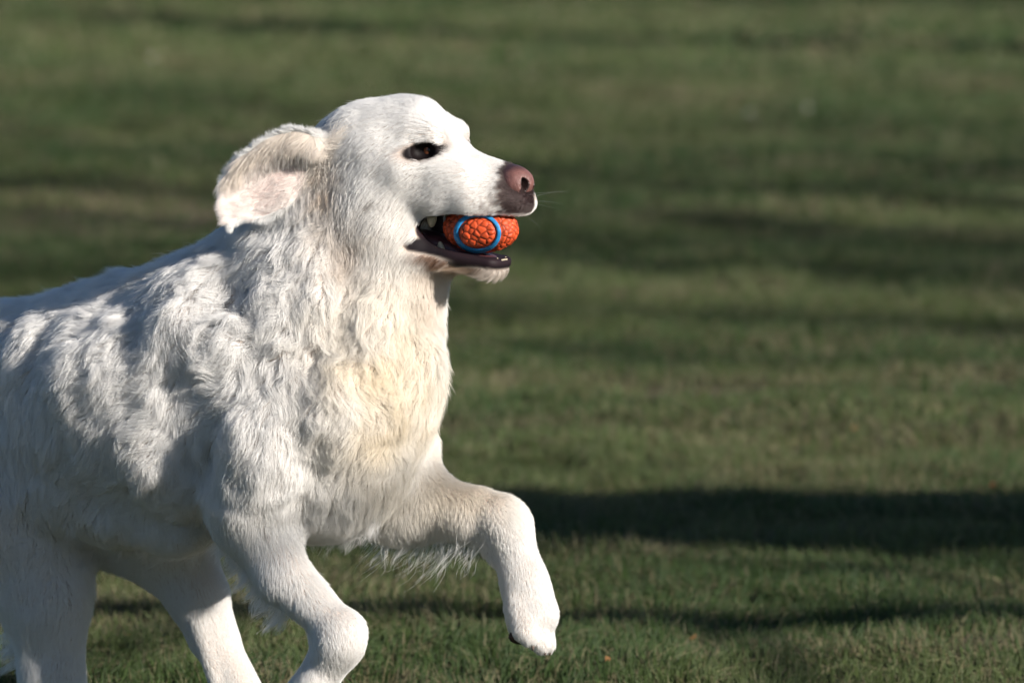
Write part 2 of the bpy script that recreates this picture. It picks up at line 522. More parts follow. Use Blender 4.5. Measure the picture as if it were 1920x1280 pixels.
        add(Cone(H(740, 425, 0.034 * s_), H(800, 466, 0.030 * s_), 0.022, 0.012), 0.02)    # lower jaw
        add(Cone(H(800, 466, 0.030 * s_), H(928, 490, 0.015 * s_), 0.0110, 0.0120), 0.010)
    for s_ in (-1, 1):
        add(Cone(H(950, 370, 0.014 * s_), H(976, 378, 0.0085 * s_), 0.0165, 0.0140), 0.010)   # front of the lip
        add(Cone(H(850, 378, 0.030 * s_), H(930, 383, 0.022 * s_), 0.0125, 0.0125), 0.010)
    add(Cone(H(775, 246), H(838, 290), 0.036, 0.022), 0.022)                  # forehead to stop
    add(Cone(H(858, 307), H(948, 333), 0.0175, 0.0165), 0.014)                 # bridge
    add(Cone(H(945, 350), H(958, 368), 0.017, 0.016), 0.012)                  # nose block
    add(Cone(H(790, 345), H(900, 358), 0.036, 0.024), 0.02)                   # upper jaw core
    add(Cone(H(700, 425), H(790, 470), 0.034, 0.015), 0.02)
    add(Cone(H(790, 472), H(928, 492), 0.0125, 0.012), 0.015)                   # floor of the mouth
    add(Cone(H(720, 420), H(735, 520), 0.045, 0.05), 0.05)                    # throat under the jaw
    # mouth
    cut(Ell(H(930, 440), tilt(5), (0.090, 0.075, 0.0255)), 0.006)
    cut(Ell(H(855, 440), tilt(6), (0.052, 0.030, 0.0235)), 0.006)
    cut(Ell(BALL_C, np.array([FH, LH, UP]), (BALL_R[0] + .001, BALL_R[1] + .001, BALL_R[2] + .001)), 0.004)
    # eye sockets
    for s_ in (-1, 1):
        cut(Ell(H(829, 279, 0.047 * s_), tilt(-2), (0.0132, 0.011, 0.0108)), 0.004)

MOUTH = [Ell(H(930, 440), np.array([FH * math.cos(math.radians(5)) - UP * math.sin(math.radians(5)), LH, UP * math.cos(math.radians(5)) + FH * math.sin(math.radians(5))]), (0.090, 0.075, 0.0255))]

body_f = Field((-0.95, -0.42, -0.03), (0.36, 0.62, 0.80), 0.005)
head_f = Field(tuple(HC + np.array([-0.075, -0.20, -0.16])), tuple(HC + np.array([0.25, 0.20, 0.13])), 0.002)
for F_ in (body_f, head_f):
    dog_prims(F_.add, F_.cut)
def hit_body(px, py):
    """first point of the dog along the camera ray"""
    r = ray(px, py); r = r / np.linalg.norm(r)
    t = 6.9
    for _ in range(160):
        p = CP + r * t
        d = float(body_f.sample(p[None])[0])
        if d < 0.0005 or t > 9: break
        t += max(d, 0.001) * 0.6
    return p, body_f.grad(p[None])[0]
# mane, throat lobe, withers ridge, folds over the ribs: photo points, radius mm, how proud mm, blend
for (x0, y0, x1, y1, r, pr, k) in (
    (495, 490, 535, 640, 30, 17, .014), (585, 470, 608, 640, 30, 18, .012), (705, 565, 690, 672, 34, 19, .012), (788, 600, 783, 690, 26, 12, .016), (640, 700, 620, 780, 26, 9, .02), (735, 710, 722, 790, 26, 8, .02),
    (362, 560, 348, 660, 24, 12, .02), (318, 600, 285, 690, 14, 6, .02), (285, 690, 280, 800, 14, 6, .02), (215, 630, 200, 720, 24, 6, .035), (130, 640, 135, 750, 26, 6, .035),
    (490, 800, 462, 930, 34, 10, .03), (440, 700, 400, 640, 26, 9, .025), (60, 630, 40, 700, 22, 10, .025), (640, 740, 650, 850, 40, 9, .04), (250, 830, 330, 930, 22, 8, .03)):
    (a, na), (b, nb) = hit_body(x0, y0), hit_body(x1, y1)
    r, pr = r / 1000, pr / 1000
    pm_, nm_ = hit_body((x0 + x1) / 2, (y0 + y1) / 2)
    a, b, m_ = a - na * (r - pr * 0.5), b - nb * (r - pr), pm_ - nm_ * (r - pr)
    for F_ in (body_f, head_f):
        F_.add(Cone(a, m_, r * 0.9, r), k); F_.add(Cone(m_, b, r, r * 0.95), k)
def lumps(F_):
    sl_, P = F_.sub(F_.lo, F_.lo + F_.h * F_.n)
    pj = project(P.reshape(-1, 3)).reshape(P.shape[:-1] + (2,))
    near = (np.abs(F_.d) < 0.03)
    q = P[near]; px, py = pj[near][:, 0], pj[near][:, 1]
    m = ss(430, 500, py) * (1 - ss(930, 1000, py)) * (1 - 0.75 * ss(560, 700, px) * ss(650, 800, py)) 
    m *= 1 - ss(640, 720, px) * (1 - ss(520, 600, py))
    n = 0.013 * (vnoise(q, 0.055, 2) - 0.5) + 0.012 * (vnoise(q, 0.024, 4) - 0.5)
    n = n * (1 - 0.62 * (1 - ss(330, 420, px)))
    hm = ss(600, 680, px) * (1 - ss(860, 900, px)) * (1 - ss(430, 500, py)) * 0.003 * (vnoise(q, 0.030, 14) - 0.5)
    F_.d[near] -= (n * m + hm).astype(np.float32)
lumps(body_f); lumps(head_f)
V1, F1 = body_f.surface()
V2, F2 = head_f.surface()
# the finer head grid replaces the coarse one inside its box
hlo = head_f.lo + 0.006; hhi = head_f.lo + head_f.h * (head_f.n - 1) - 0.006
inb = lambda P: np.all((P > hlo) & (P < hhi), axis=1)
c1 = V1[F1].mean(1); F1 = F1[~np.all((c1 > hlo + 0.007) & (c1 < hhi - 0.007), axis=1)]
c2 = V2[F2].mean(1); F2 = F2[inb(c2)]
VB = np.concatenate([V1, V2]); FB_ = np.concatenate([F1, F2 + len(V1)])
used = np.zeros(len(VB), bool); used[FB_.ravel()] = True
remap = np.cumsum(used) - 1
VB = VB[used]; FB_ = remap[FB_]

def sdf(P):
    r = body_f.sample(P)
    i = head_f.inside(P)
    if i.any():
        r[i] = head_f.sample(P[i])
    return r
def sdf_grad(P):
    g = body_f.grad(P)
    i = head_f.inside(P)
    if i.any():
        g[i] = head_f.grad(P[i])
    return g

# ---- near ear: a thin flap blown back, its pale inside toward the camera
def ear_sheet(ctrl, nu, nv):
    C = np.array(ctrl, float)                       # (rows, cols, 3)
    def interp(A, t):                               # Catmull-Rom over axis 0
        n = len(A) - 1
        x = np.clip(t * n, 0, n - 1e-6); i = x.astype(int); f = (x - i)[:, None, None]
        g = lambda k: A[np.clip(k, 0, n)]
        p0, p1, p2, p3 = g(i - 1), g(i), g(i + 1), g(i + 2)
        return 0.5 * (2 * p1 + (p2 - p0) * f + (2 * p0 - 5 * p1 + 4 * p2 - p3) * f ** 2 + (3 * p1 - p0 - 3 * p2 + p3) * f ** 3)
    G = interp(C, np.linspace(0, 1, nu))
    G = interp(G.transpose(1, 0, 2), np.linspace(0, 1, nv)).transpose(1, 0, 2)
    return G
def thick_sheet(G, th):
    nu, nv = G.shape[:2]
    du = np.gradient(G, axis=0); dv = np.gradient(G, axis=1)
    n = nrm(np.cross(du, dv))
    u = np.linspace(0, 1, nu)[:, None]; v = np.linspace(-1, 1, nv)[None]
    t = th * np.sqrt(np.clip((1 - v ** 6) * (1 - u ** 8), 0.02, 1))[..., None]
    A = G + n * t; Bk = G - n * t
    V = np.concatenate([A.reshape(-1, 3), Bk.reshape(-1, 3)])
    F = []
    N = nu * nv
    for i in range(nu - 1):
        for j in range(nv - 1):
            a = i * nv + j
            F.append((a, a + nv, a + nv + 1, a + 1)); F.append((N + a, N + a + 1, N + a + nv + 1, N + a + nv))
    rim = [(i, 0) for i in range(nu)] + [(nu - 1, j) for j in range(1, nv)] + [(i, nv - 1) for i in range(nu - 2, -1, -1)] + [(0, j) for j in range(nv - 2, 0, -1)]
    ids = [i * nv + j for i, j in rim]
    for k in range(len(ids)):
        a, b = ids[k], ids[(k + 1) % len(ids)]
        F.append((b, a, N + a, N + b))
    return V, np.array(F), n
# rows: root to tip; columns: upper rim to lower rim; (photo x, photo y, sideways)
E = [[(632, 264, -.046), (624, 280, -.050), (606, 296, -.050), (594, 312, -.050), (586, 326, -.046)],
     [(596, 254, -.072), (590, 276, -.070), (578, 303, -.058), (572, 335, -.066), (568, 358, -.064)],
     [(552, 244, -.086), (540, 276, -.082), (530, 307, -.070), (530, 352, -.080), (538, 386, -.080)],
     [(504, 260, -.094), (492, 296, -.090), (484, 334, -.084), (484, 378, -.090), (494, 406, -.092)],
     [(462, 290, -.100), (450, 320, -.098), (446, 352, -.096), (450, 384, -.100), (457, 408, -.104)],
     [(436, 318, -.102), (427, 340, -.104), (424, 364, -.106), (428, 392, -.110), (435, 418, -.114)]]
def earpt(px, py, v):
    return Hd(px, py, v)
EG = ear_sheet([[earpt(*c) for c in r] for r in E], 40, 36)
VE, FE, NE = thick_sheet(EG, 0.0015)
# far ear: hangs on the other side of the head
E2 = [[H(672, 262, .046), H(655, 280, .055), H(640, 300, .056)],
      [H(668, 275, .070), H(650, 300, .080), H(625, 318, .074)],
      [H(664, 320, .080), H(640, 340, .092), H(612, 345, .084)],
      [H(662, 365, .080), H(640, 385, .090), H(618, 385, .084)],
      [H(655, 400, .074), H(642, 412, .080), H(628, 405, .078)]]
EG2 = ear_sheet(E2, 24, 18)
VE2, FE2, NE2 = thick_sheet(EG2, 0.003)

# ---- skin colours
def skin_colour(P):
    q = P - HC
    u = q @ FH; v = q @ LH; wz = P[:, 2]
    pm = project(P - LH * v[:, None])               # place on the head's midplane, in photo pixels
    X, Y = pm[:, 0], pm[:, 1]
    c = np.tile(np.array([0.62, 0.52, 0.45]), (len(P), 1))
    head = head_f.inside(P, 0.002)
    def mix(m, colr):
        m = (m * head)[:, None]
        c[:] = c * (1 - m) + np.array(colr) * m
    sd = MOUTH[0](P.astype(np.float32))
    # lining of the mouth and the dark bare lips
    mix((1 - ss(0.0005, 0.003, sd - 0.0015 - 0.0030 * (1 - ss(800, 850, X)))) * ss(784, 796, X), (0.018, 0.009, 0.012))
    low = ss(790, 802, X) * ss(438, 446, Y) * (1 - ss(0, 1, (Y - (460 + 0.28 * (X - 800))) / 8)) * (sd < 0.02)
    mix(low, (0.009, 0.006, 0.008))
    chin = ss(845, 880, X) * ss(455, 465, Y) * (1 - ss(494, 500, Y))
    mix(chin, (0.018, 0.010, 0.013))
    bare_skin = 1 - ss(0.10, 0.40, c.mean(1))
    # around the nose
    mix(ss(938, 968, X - 0.12 * (Y - 340) + 14 * (vnoise(P, 0.004, 51) - 0.5)) * (1 - ss(392, 402, Y)) * ss(296, 310, Y) * (1 - ss(0.004, 0.010, v) * ss(362, 375, Y)), (0.036, 0.022, 0.022))
    # eyelids
    e = ((X - 830) / 31) ** 2 + ((Y - 280 + 0.07 * (X - 829)) / 17.0) ** 2
    lid = (1 - ss(0.8, 1.4, e)) * (np.abs(v) > 0.02)
    mix(lid, (0.006, 0.0035, 0.004))
    bare_skin = np.maximum(bare_skin, lid * head)
    return c, X, Y, sd, head, bare_skin
body_cols = skin_colour(VB)[0]
def ear_cols(G, inner):
    n = G.shape[0] * G.shape[1]
    return np.tile(np.array([0.74, 0.57, 0.52]) if inner else np.array([0.62, 0.52, 0.45]), (n, 1))
allV = np.concatenate([VB, VE, VE2])
allF = np.concatenate([FB_, FE + len(VB), FE2 + len(VB) + len(VE)])
allC = np.concatenate([body_cols, ear_cols(EG, 1), ear_cols(EG, 1), ear_cols(EG2, 0), ear_cols(EG2, 0)])
skin = mat_vcol('dog_skin', 0.62, 0.0, 0.18)
dog = link('dog', mesh('dog', allV, allF, cols=allC), None, [skin],
           label='white long haired dog running across the lawn with a ball in its mouth', category='dog')
print('dog verts', len(allV))

# ------------------------------------------------------------------ the coat
def hit(px, py):
    """first point of the dog along the camera ray"""
    r = ray(px, py); r = r / np.linalg.norm(r)
    t = 6.9
    for _ in range(120):
        p = CP + r * t
        d = float(sdf(p[None])[0])
        if d < 0.0008 or t > 9: break
        t += max(d, 0.001) * 0.7
    return p if t < 9 else None

#  photo x, y, hair direction in the picture, length mm, lift, mess, clump, wave
GUIDES = [
 (985, 385, -.6, .5, 4, .3, .1, .1, 0), (950, 360, -1, .1, 4, .25, .1, .1, 0), (965, 322, -1, -.2, 5, .25, .1, .1, 0), (880, 285, -1, -.35, 8, .28, .2, .2, 0), (800, 235, -1, -.3, 11, .28, .25, .3, 0),
 (720, 200, -1, .0, 14, .28, .3, .35, .1), (640, 235, -.9, .5, 14, .25, .2, .3, .1), (900, 345, -1, .1, 7, .25, .1, .1, 0),
 (950, 385, -.9, .3, 6, .3, .1, .1, 0), (860, 385, -1, .2, 8, .25, .1, .1, 0),
 (815, 320, -1, .1, 11, .28, .25, .3, 0), (750, 320, -1, .35, 14, .28, .3, .35, .1), (760, 400, -.9, .5, 14, .25, .15, .25, 0),
 (690, 390, -.6, .8, 22, .28, .25, .4, .1), (680, 290, -.6, .8, 18, .28, .2, .4, .1), (652, 258, -1, .12, 36, .25, .3, .5, .3), (628, 268, -1, .25, 36, .3, .3, .5, .3), (634, 300, -.25, 1, 32, .3, .4, .6, .5),
 (610, 370, -.1, 1, 42, .3, .5, .7, .8), (640, 450, 0, 1, 48, .3, .4, .7, .7), (720, 460, -.4, .9, 26, .28, .25, .5, .2),
 (810, 488, -.9, .6, 16, .4, .4, .4, 0), (860, 504, -.8, .6, 15, .45, .4, .4, 0), (935, 512, -.5, .9, 13, .5, .4, .4, 0), (785, 500, -.7, .6, 20, .3, .2, .4, .1),
 (790, 560, -.1, 1, 34, .3, .45, .6, .5), (715, 560, -.2, 1, 42, .3, .55, .7, .7), (820, 620, .35, 1, 45, .35, .35, .7, .3),
 (700, 690, -.3, 1, 42, .3, .65, .75, .8), (805, 750, .3, 1, 45, .35, .35, .7, .3), (640, 630, -.35, 1, 44, .3, .7, .75, .9),
 (560, 520, -.4, .9, 46, .3, .75, .75, 1.0), (480, 470, -.7, .7, 46, .3, .5, .75, .7), (420, 490, -.8, .6, 46, .32, .5, .75, .7),
 (520, 610, -.5, .9, 46, .3, .75, .75, 1.0), (600, 750, -.3, 1, 38, .28, .6, .7, .7), (740, 820, .05, 1, 38, .28, .5, .7, .6),
 (640, 930, 0, 1, 42, .35, .35, .75, .3), (710, 900, .1, 1, 40, .3, .3, .7, .3), (540, 800, -.3, .9, 34, .25, .35, .6, .3), (450, 850, -.4, .9, 30, .25, .35, .55, .3),
 (480, 950, -.2, 1, 24, .25, .3, .5, .2), (540, 930, -.1, 1, 26, .25, .3, .5, .2),
 (350, 490, -1, .2, 45, .4, .5, .75, .5), (200, 535, -1, .1, 42, .4, .45, .7, .4), (60, 570, -1, .15, 38, .35, .4, .7, .4),
 (390, 600, -.7, .7, 52, .35, .65, .8, .9), (310, 600, -.9, .4, 46, .32, .6, .75, .8), (240, 680, -.9, .3, 44, .3, .55, .75, .8), (150, 620, -1, .3, 40, .3, .5, .7, .6),
 (300, 780, -1, .3, 40, .28, .45, .7, .6), (150, 760, -1, .4, 38, .28, .45, .7, .5), (30, 700, -.9, .5, 34, .28, .4, .65, .4),
 (330, 920, -.9, .5, 42, .28, .45, .75, .5), (200, 880, -.8, .6, 42, .28, .4, .7, .4), (60, 850, -.5, .9, 38, .28, .4, .7, .3), (380, 760, -.8, .6, 44, .28, .5, .7, .6),
 (510, 1030, .2, 1, 11, .25, .2, .3, 0), (600, 1130, .5, .85, 9, .25, .15, .2, 0), (660, 1190, .1, 1, 8, .25, .15, .2, 0),
 (440, 1030, -.2, 1, 26, .3, .3, .6, .2), (510, 1110, .1, 1, 20, .3, .3, .5, .1),
 (850, 915, .6, .8, 11, .25, .2, .3, 0), (945, 955, .7, .7, 9, .25, .15, .2, 0), (985, 1060, .2, 1, 9, .25, .15, .2, 0), (1000, 1170, .1, 1, 6, .3, .15, .2, 0),
 (800, 985, -.1, 1, 26, .3, .3, .6, .2), (885, 990, .1, 1, 18, .3, .3, .6, .2), (790, 900, .2, 1, 24, .25, .25, .45, .1),
 (40, 960, .1, 1, 40, .28, .4, .7, .4), (100, 1100, 0, 1, 34, .28, .35, .65, .3), (90, 1230, 0, 1, 20, .28, .3, .5, .2),
 (370, 1120, .3, 1, 12, .25, .15, .3, 0), (420, 1230, .4, 1, 5, .25, .15, .2, 0), (395, 1180, .3, 1, 6, .25, .15, .2, 0), (330, 1010, .2, 1, 24, .3, .3, .6, .1),
]
gp, gd, gv = [], [], []
for g in GUIDES:
    p = hit(g[0], g[1])
    if p is None:
        print('guide misses', g[:2]); continue
    gp.append(p); gd.append(nrm(C_R * g[2] - C_U * g[3])); gv.append((g[4] / 1000 * (1.0 if g[4] < 15 else 0.72), *g[5:]))
gp, gd, gv = np.array(gp), np.array(gd), np.array(gv)

def flow(P):
    out_d = np.zeros_like(P); out_v = np.zeros((len(P), gv.shape[1]))
    for a in range(0, len(P), 20000):
        d2 = ((P[a:a + 20000, None] - gp[None]) ** 2).sum(-1)
        m = np.sqrt(d2.min(1, keepdims=True)) + 0.018
        wgt = np.exp(-d2 / (0.9 * m * m)); wgt /= wgt.sum(1, keepdims=True)
        out_d[a:a + 20000] = wgt @ gd; out_v[a:a + 20000] = wgt @ gv
    return nrm(out_d), out_v

def scatter(V, F, dens_fn, cap, exact=False):
    T = np.concatenate([F[:, [0, 1, 2]], F[:, [0, 2, 3]]])
    a, b, c = V[T[:, 0]], V[T[:, 1]], V[T[:, 2]]
    ar = 0.5 * np.linalg.norm(np.cross(b - a, c - a), axis=1)
    wgt = ar * dens_fn((a + b + c) / 3, nrm(np.cross(b - a, c - a)))
    n = cap if exact else min(int(wgt.sum()), cap)
    i = rng.choice(len(T), n, p=wgt / wgt.sum())
    r1 = np.sqrt(rng.random(n)); r2 = rng.random(n)
    return a[i] * (1 - r1)[:, None] + b[i] * (r1 * (1 - r2))[:, None] + c[i] * (r1 * r2)[:, None]

KP = 8
def grow_guides(R, L, D, V_):
    """locks that follow the body's surface"""
    lift, mess, wave = V_[:, 1], V_[:, 2], V_[:, 4]
    g = sdf_grad(R)
    ang = mess * 2.6 * (vnoise(R, 0.055, 61) - 0.5) + mess * 2.4 * (vnoise(R, 0.021, 62) - 0.5)
    t = nrm(D - (D * g).sum(1, keepdims=True) * g)
    b = np.cross(g, t)
    t = nrm(t * np.cos(ang)[:, None] + b * np.sin(ang)[:, None])
    pts = np.zeros((len(R), KP, 3)); p = R - g * 0.0015; pts[:, 0] = p
    ph = 2 * np.pi * (2.5 * vnoise(R, 0.03, 71) + 0.12 * rng.random(len(R)))
    amp = wave * L * 0.27
    ht = lift * (0.65 + 0.7 * vnoise(R, 0.03, 77))
    for k in range(1, KP):
        s = k / (KP - 1)
        gg = sdf_grad(p) if k % 2 == 1 else gg
        t = nrm(t - 0.85 * (t * gg).sum(1, keepdims=True) * gg + np.array([0, 0, -0.05]))
        p = p + t * (L / (KP - 1))[:, None]
        d = sdf(p)
        p = p + gg * np.clip(L * ht * (s ** 0.75) - d, -0.012, 0.012)[:, None]
        side = np.cross(gg, t)
        wv = np.sin(2 * np.pi * 1.15 * s + ph) - np.sin(ph)
        wn = np.cos(2 * np.pi * 1.15 * s + ph) - np.cos(ph)
        pts[:, k] = p + side * (amp * wv * s)[:, None] + gg * (0.35 * amp * wn * s)[:, None]
    return pts

def coat():
    lum = lambda c: c.mean(1)
    def dens(P, n):
        c, X, Y, sd, head, bare_skin = skin_colour(P)
        _, v = flow(P)
        L = v[:, 0]
        d = np.clip(0.019 / L, 0.42, 2.6) * 1e6
        d *= 1 - bare_skin
        tc_ = nrm(CP - P)
        f = (n * tc_).sum(1)
        d *= 0.22 + 0.78 * ss(-0.35, -0.05, f)
        pj = project(P)
        d *= np.where((pj[:, 0] < -40) | (pj[:, 1] > 1310), 0.25, 1.0)
        # the bite: no hair inside the mouth
        d *= ~((sd < 0.002) & head & (X > 795))
        return d
    R = scatter(VB, FB_, dens, 480000)
    nG, nC = 56000, 4600
    G = scatter(VB, FB_, lambda P, n: dens(P, n) ** 0.6, nG, True)
    D, V_ = flow(G)
    L = V_[:, 0] * (0.8 + 0.4 * vnoise(G, 0.02, 81))
    pts = grow_guides(G, L, D, V_)
    # big locks: guides lean toward a leader
    lead = rng.choice(len(G), nC, replace=False)
    kd = kdtree.KDTree(nC)
    for i, j in enumerate(lead): kd.insert(G[j], i)
    kd.balance()
    near = lead[np.array([kd.find(p)[1] for p in G])]
    s = np.linspace(0, 1, KP)
    pull = (V_[:, 3] * (0.25 + 0.5 * vnoise(G, 0.05, 83)) * ss(0.015, 0.03, L))[:, None] * (s ** 1.4)[None]
    off = np.linalg.norm(G[near] - G, axis=1)
    pull *= np.clip(1.6 - off / (0.45 * L + 0.002), 0, 1)[:, None]
    ratio = np.clip(L / np.maximum(L[near], 1e-4), 0.5, 1.5)
    tgt = G[near][:, None] + (pts[near] - G[near][:, None]) * ratio[:, None, None]
    pts = pts + (tgt - pts) * pull[..., None]
    kd = kdtree.KDTree(len(G))
    for i, p in enumerate(G): kd.insert(p, i)
    kd.balance()
    gi = np.array([kd.find(p)[1] for p in R])
    n = len(R)
    lr = (0.72 + 0.42 * rng.random(n))
    Q = R[:, None] + (pts[gi] - G[gi][:, None]) * lr[:, None, None]
    cl = np.clip(V_[gi, 3] * (0.2 + 0.55 * rng.random(n)), 0, 0.95) * ss(0.010, 0.022, L[gi])
    fly = rng.random(n) < 0.03
    cl[fly] = 0
    Q = Q + ((G[gi] - R)[:, None] * (cl[:, None] * (s ** 1.1)[None])[..., None])
    # single hairs stray
    jit = nrm(rng.normal(size=(n, 3))) * (L[gi] * np.where(fly, 0.22, 0.075))[:, None]
    Q = Q + jit[:, None] * (s ** 1.5)[None, :, None]
    c, X, Y, sd, head, bare_skin = skin_colour(R)
    pj = project(R); x, y = pj[:, 0], pj[:, 1]
    base = np.array([0.925, 0.905, 0.88]); cream = np.array([0.92, 0.76, 0.52]); tan = np.array([0.58, 0.42, 0.29]); dirty = np.array([0.20, 0.11, 0.07])
    col_ = np.tile(base, (n, 1))
    def mix(m, k):
        m = np.clip(m, 0, 1)[:, None]
        col_[:] = col_ * (1 - m) + k * m
    blob = lambda cx, cy, rx, ry: np.exp(-((x - cx) / rx) ** 2 - ((y - cy) / ry) ** 2)
    mix(0.75 * blob(720, 700, 110, 190) * (0.5 + vnoise(R, 0.03, 91)), cream)
    mix(0.5 * blob(850, 930, 110, 60), cream)
    mix(0.75 * blob(615, 330, 32, 90) * (0.4 + vnoise(R, 0.012, 92)), tan)
    mix(0.5 * blob(650, 470, 40, 60) * (0.4 + vnoise(R, 0.012, 93)), tan)
    hd = head.astype(float)
    mix(hd * 0.95 * ss(775, 800, X) * (1 - ss(900, 940, X)) * (1 - ss(0.016, 0.026, np.abs(sd))) * ss(462, 474, Y) * (0.55 + 0.9 * vnoise(R, 0.006, 94)), dirty)
    mix(hd * 0.55 * ss(790, 830, X) * ss(486, 500, Y), tan)
    mix(hd * 0.55 * ss(880, 950, X) * ss(330, 380, Y) * (1 - ss(400, 420, Y)) * ss(0.5, 0.7, vnoise(R, 0.004, 95)), np.array([0.25, 0.18, 0.17]))
    e = ((X - 829) / 48) ** 2 + ((Y - 281) / 24) ** 2
    mix(hd * 0.55 * (1 - ss(0.35, 0.9, e)), np.array([0.25, 0.16, 0.14]))
    dk = (1 - ss(0.08, 0.40, lum(c)))
    mix(hd * dk * ss(880, 920, X), np.array([0.038, 0.022, 0.021]))
    mix(0.85 * blob(700, 377, 9, 6), np.array([0.05, 0.03, 0.02]))            # small dark spot on the cheek
    mix(0.85 * blob(497, 987, 7, 4), np.array([0.10, 0.05, 0.03]))            # small dark spot at the elbow
    col_ *= (0.93 + 0.09 * rng.random((n, 1)))
    rad = np.clip(0.00010 + 0.0028 * L[gi], 0.00012, 0.00018)
    # no hair lies across the open eye
    hi = np.where(head)[0]; keep = np.ones(n, bool)
    for k in range(0, KP):
        p = Q[hi, k]; v = (p - HC) @ LH; pm = project(p - LH * v[:, None])
        e2 = ((pm[:, 0] - 829) / 24) ** 2 + ((pm[:, 1] - 280 + 0.07 * (pm[:, 0] - 829)) / 14.0) ** 2
        keep[hi[(e2 < 1.0) & (np.abs(v) > 0.015)]] = False
    Q, rad, col_ = Q[keep], rad[keep], col_[keep]
    prof = np.array([1.0, 1.0, 0.98, 0.92, 0.82, 0.66, 0.45, 0.15])
    return Q, rad[:, None] * prof[None], np.clip(col_, 0, 0.93)

def ear_hair(G, N, flip, count, L0, dirfn, colr, lift, keepfn=None, spread=0.25):
    """hairs on one face of an ear flap; dirfn(u, v) gives a tangent as (along, across)"""
    nu, nv = G.shape[:2]
    u = rng.random(count); v = rng.random(count)
    if keepfn is not None:
        k = rng.random(count) < keepfn(u, v); u, v = u[k], v[k]
    i = np.clip((u * (nu - 1)).astype(int), 0, nu - 2); j = np.clip((v * (nv - 1)).astype(int), 0, nv - 2)
    fu = (u * (nu - 1) - i)[:, None]; fv = (v * (nv - 1) - j)[:, None]
    bil = lambda A: (A[i, j] * (1 - fu) * (1 - fv) + A[i + 1, j] * fu * (1 - fv) + A[i, j + 1] * (1 - fu) * fv + A[i + 1, j + 1] * fu * fv)
    P = bil(G); n = nrm(bil(N)) * flip
    tu = nrm(bil(np.gradient(G, axis=0))); tv = nrm(bil(np.gradient(G, axis=1)))
    a, b = dirfn(u, v)
    d = nrm(tu * a[:, None] + tv * b[:, None])
    nz = vnoise(P, 0.010, 33) - 0.5
    d = nrm(d + np.cross(n, d) * (1.6 * nz)[:, None] + spread * rng.normal(size=d.shape) * 0.5)
    L = L0(u, v) * (0.7 + 0.6 * rng.random(len(u)))
    pts = np.zeros((len(u), KP, 3))
    p = P + n * 0.0012; pts[:, 0] = p
    dd = nrm(d + n * lift)
    for k in range(1, KP):
        dd = nrm(dd + np.array([0, 0, -0.06]) - n * (lift * 0.12))
        p = p + dd * (L / (KP - 1))[:, None]
        pts[:, k] = p
    c = np.array(colr) * (0.88 + 0.2 * rng.random((len(u), 1)))
    if colr is CREAM:
        c = c * (0.55 + 0.65 * vnoise(P, 0.006, 35))[:, None]
    if colr is PINKISH:
        m = (ss(0.35, 0.05, v) * 0.8)[:, None]
        c = c * (1 - m) + np.array([0.84, 0.74, 0.63]) * m
    rad = np.clip(0.0001 + 0.004 * L, 0.00012, 0.00026)
    return pts, rad[:, None] * np.array([1, 1, 1, .9, .8, .65, .4, .12])[None], np.clip(c, 0, 0.95)

CREAM = (0.90, 0.845, 0.79)
PINKISH = (0.88, 0.78, 0.73)
WHITE = (0.925, 0.905, 0.88)
def ears():
    out = []
    e = np.sign(((CP - EG[20, 18]) * NE[20, 18]).sum())
    # inside: fine short hair sweeping from the root to the rim
    out.append(ear_hair(EG, NE, e, 42000, lambda u, v: 0.009 + 0.016 * ss(.4, 0, v) + 0.006 * u, lambda u, v: (0.8 + 0 * u, 0.8 * ss(.6, 0, v) - 0.5 * (v - .5)), PINKISH, 0.30, lambda u, v: 0.35 + 0.65 * ss(.45, .1, v) + 0.4 * ss(.6, .95, u)))
    # long cream streaks falling over the upper inside
    out.append(ear_hair(EG, NE, e, 8000, lambda u, v: 0.016 + 0.016 * (1 - u), lambda u, v: (0.25 - 0.9 * (1 - u), 1.0 + 0 * u), CREAM, 0.28, lambda u, v: ss(.42, .12, v) * ss(1.0, .7, u)))
    # outside
    out.append(ear_hair(EG, NE, -e, 26000, lambda u, v: 0.012 + 0 * u, lambda u, v: (1 + 0 * u, 0.5 * (v - 0.5)), WHITE, 0.2))
    # rims: longer soft fringe
    out.append(ear_hair(EG, NE, e, 60000, lambda u, v: 0.007 + 0.003 * u, lambda u, v: (0.9 + 0 * u, (v - 0.5) * 1.4), WHITE, 0.12, lambda u, v: np.clip(ss(.90, 1.0, u) + ss(.06, 0, v) + 0.35 * ss(.96, 1, v), 0, 1)))
    out.append(ear_hair(EG, NE, -e, 60000, lambda u, v: 0.008 + 0.003 * u, lambda u, v: (0.9 + 0 * u, (v - 0.5) * 1.4), WHITE, 0.12, lambda u, v: np.clip(ss(.90, 1.0, u) + ss(.06, 0, v) + 0.35 * ss(.96, 1, v), 0, 1)))
    out.append(ear_hair(EG, NE, e, 40000, lambda u, v: 0.008 + 0.004 * u, lambda u, v: (0.7 + 0 * u, (v - 0.5) * 2.4), WHITE, 0.05, lambda u, v: np.clip(ss(.94, 1.0, u) + ss(.04, 0, v), 0, 1)))
    for f in (-1, 1):
        out.append(ear_hair(EG2, NE2, f, 9000, lambda u, v: 0.02 + 0 * u, lambda u, v: (1 + 0 * u, 0.6 * (v - 0.5)), WHITE, 0.25))
    return out

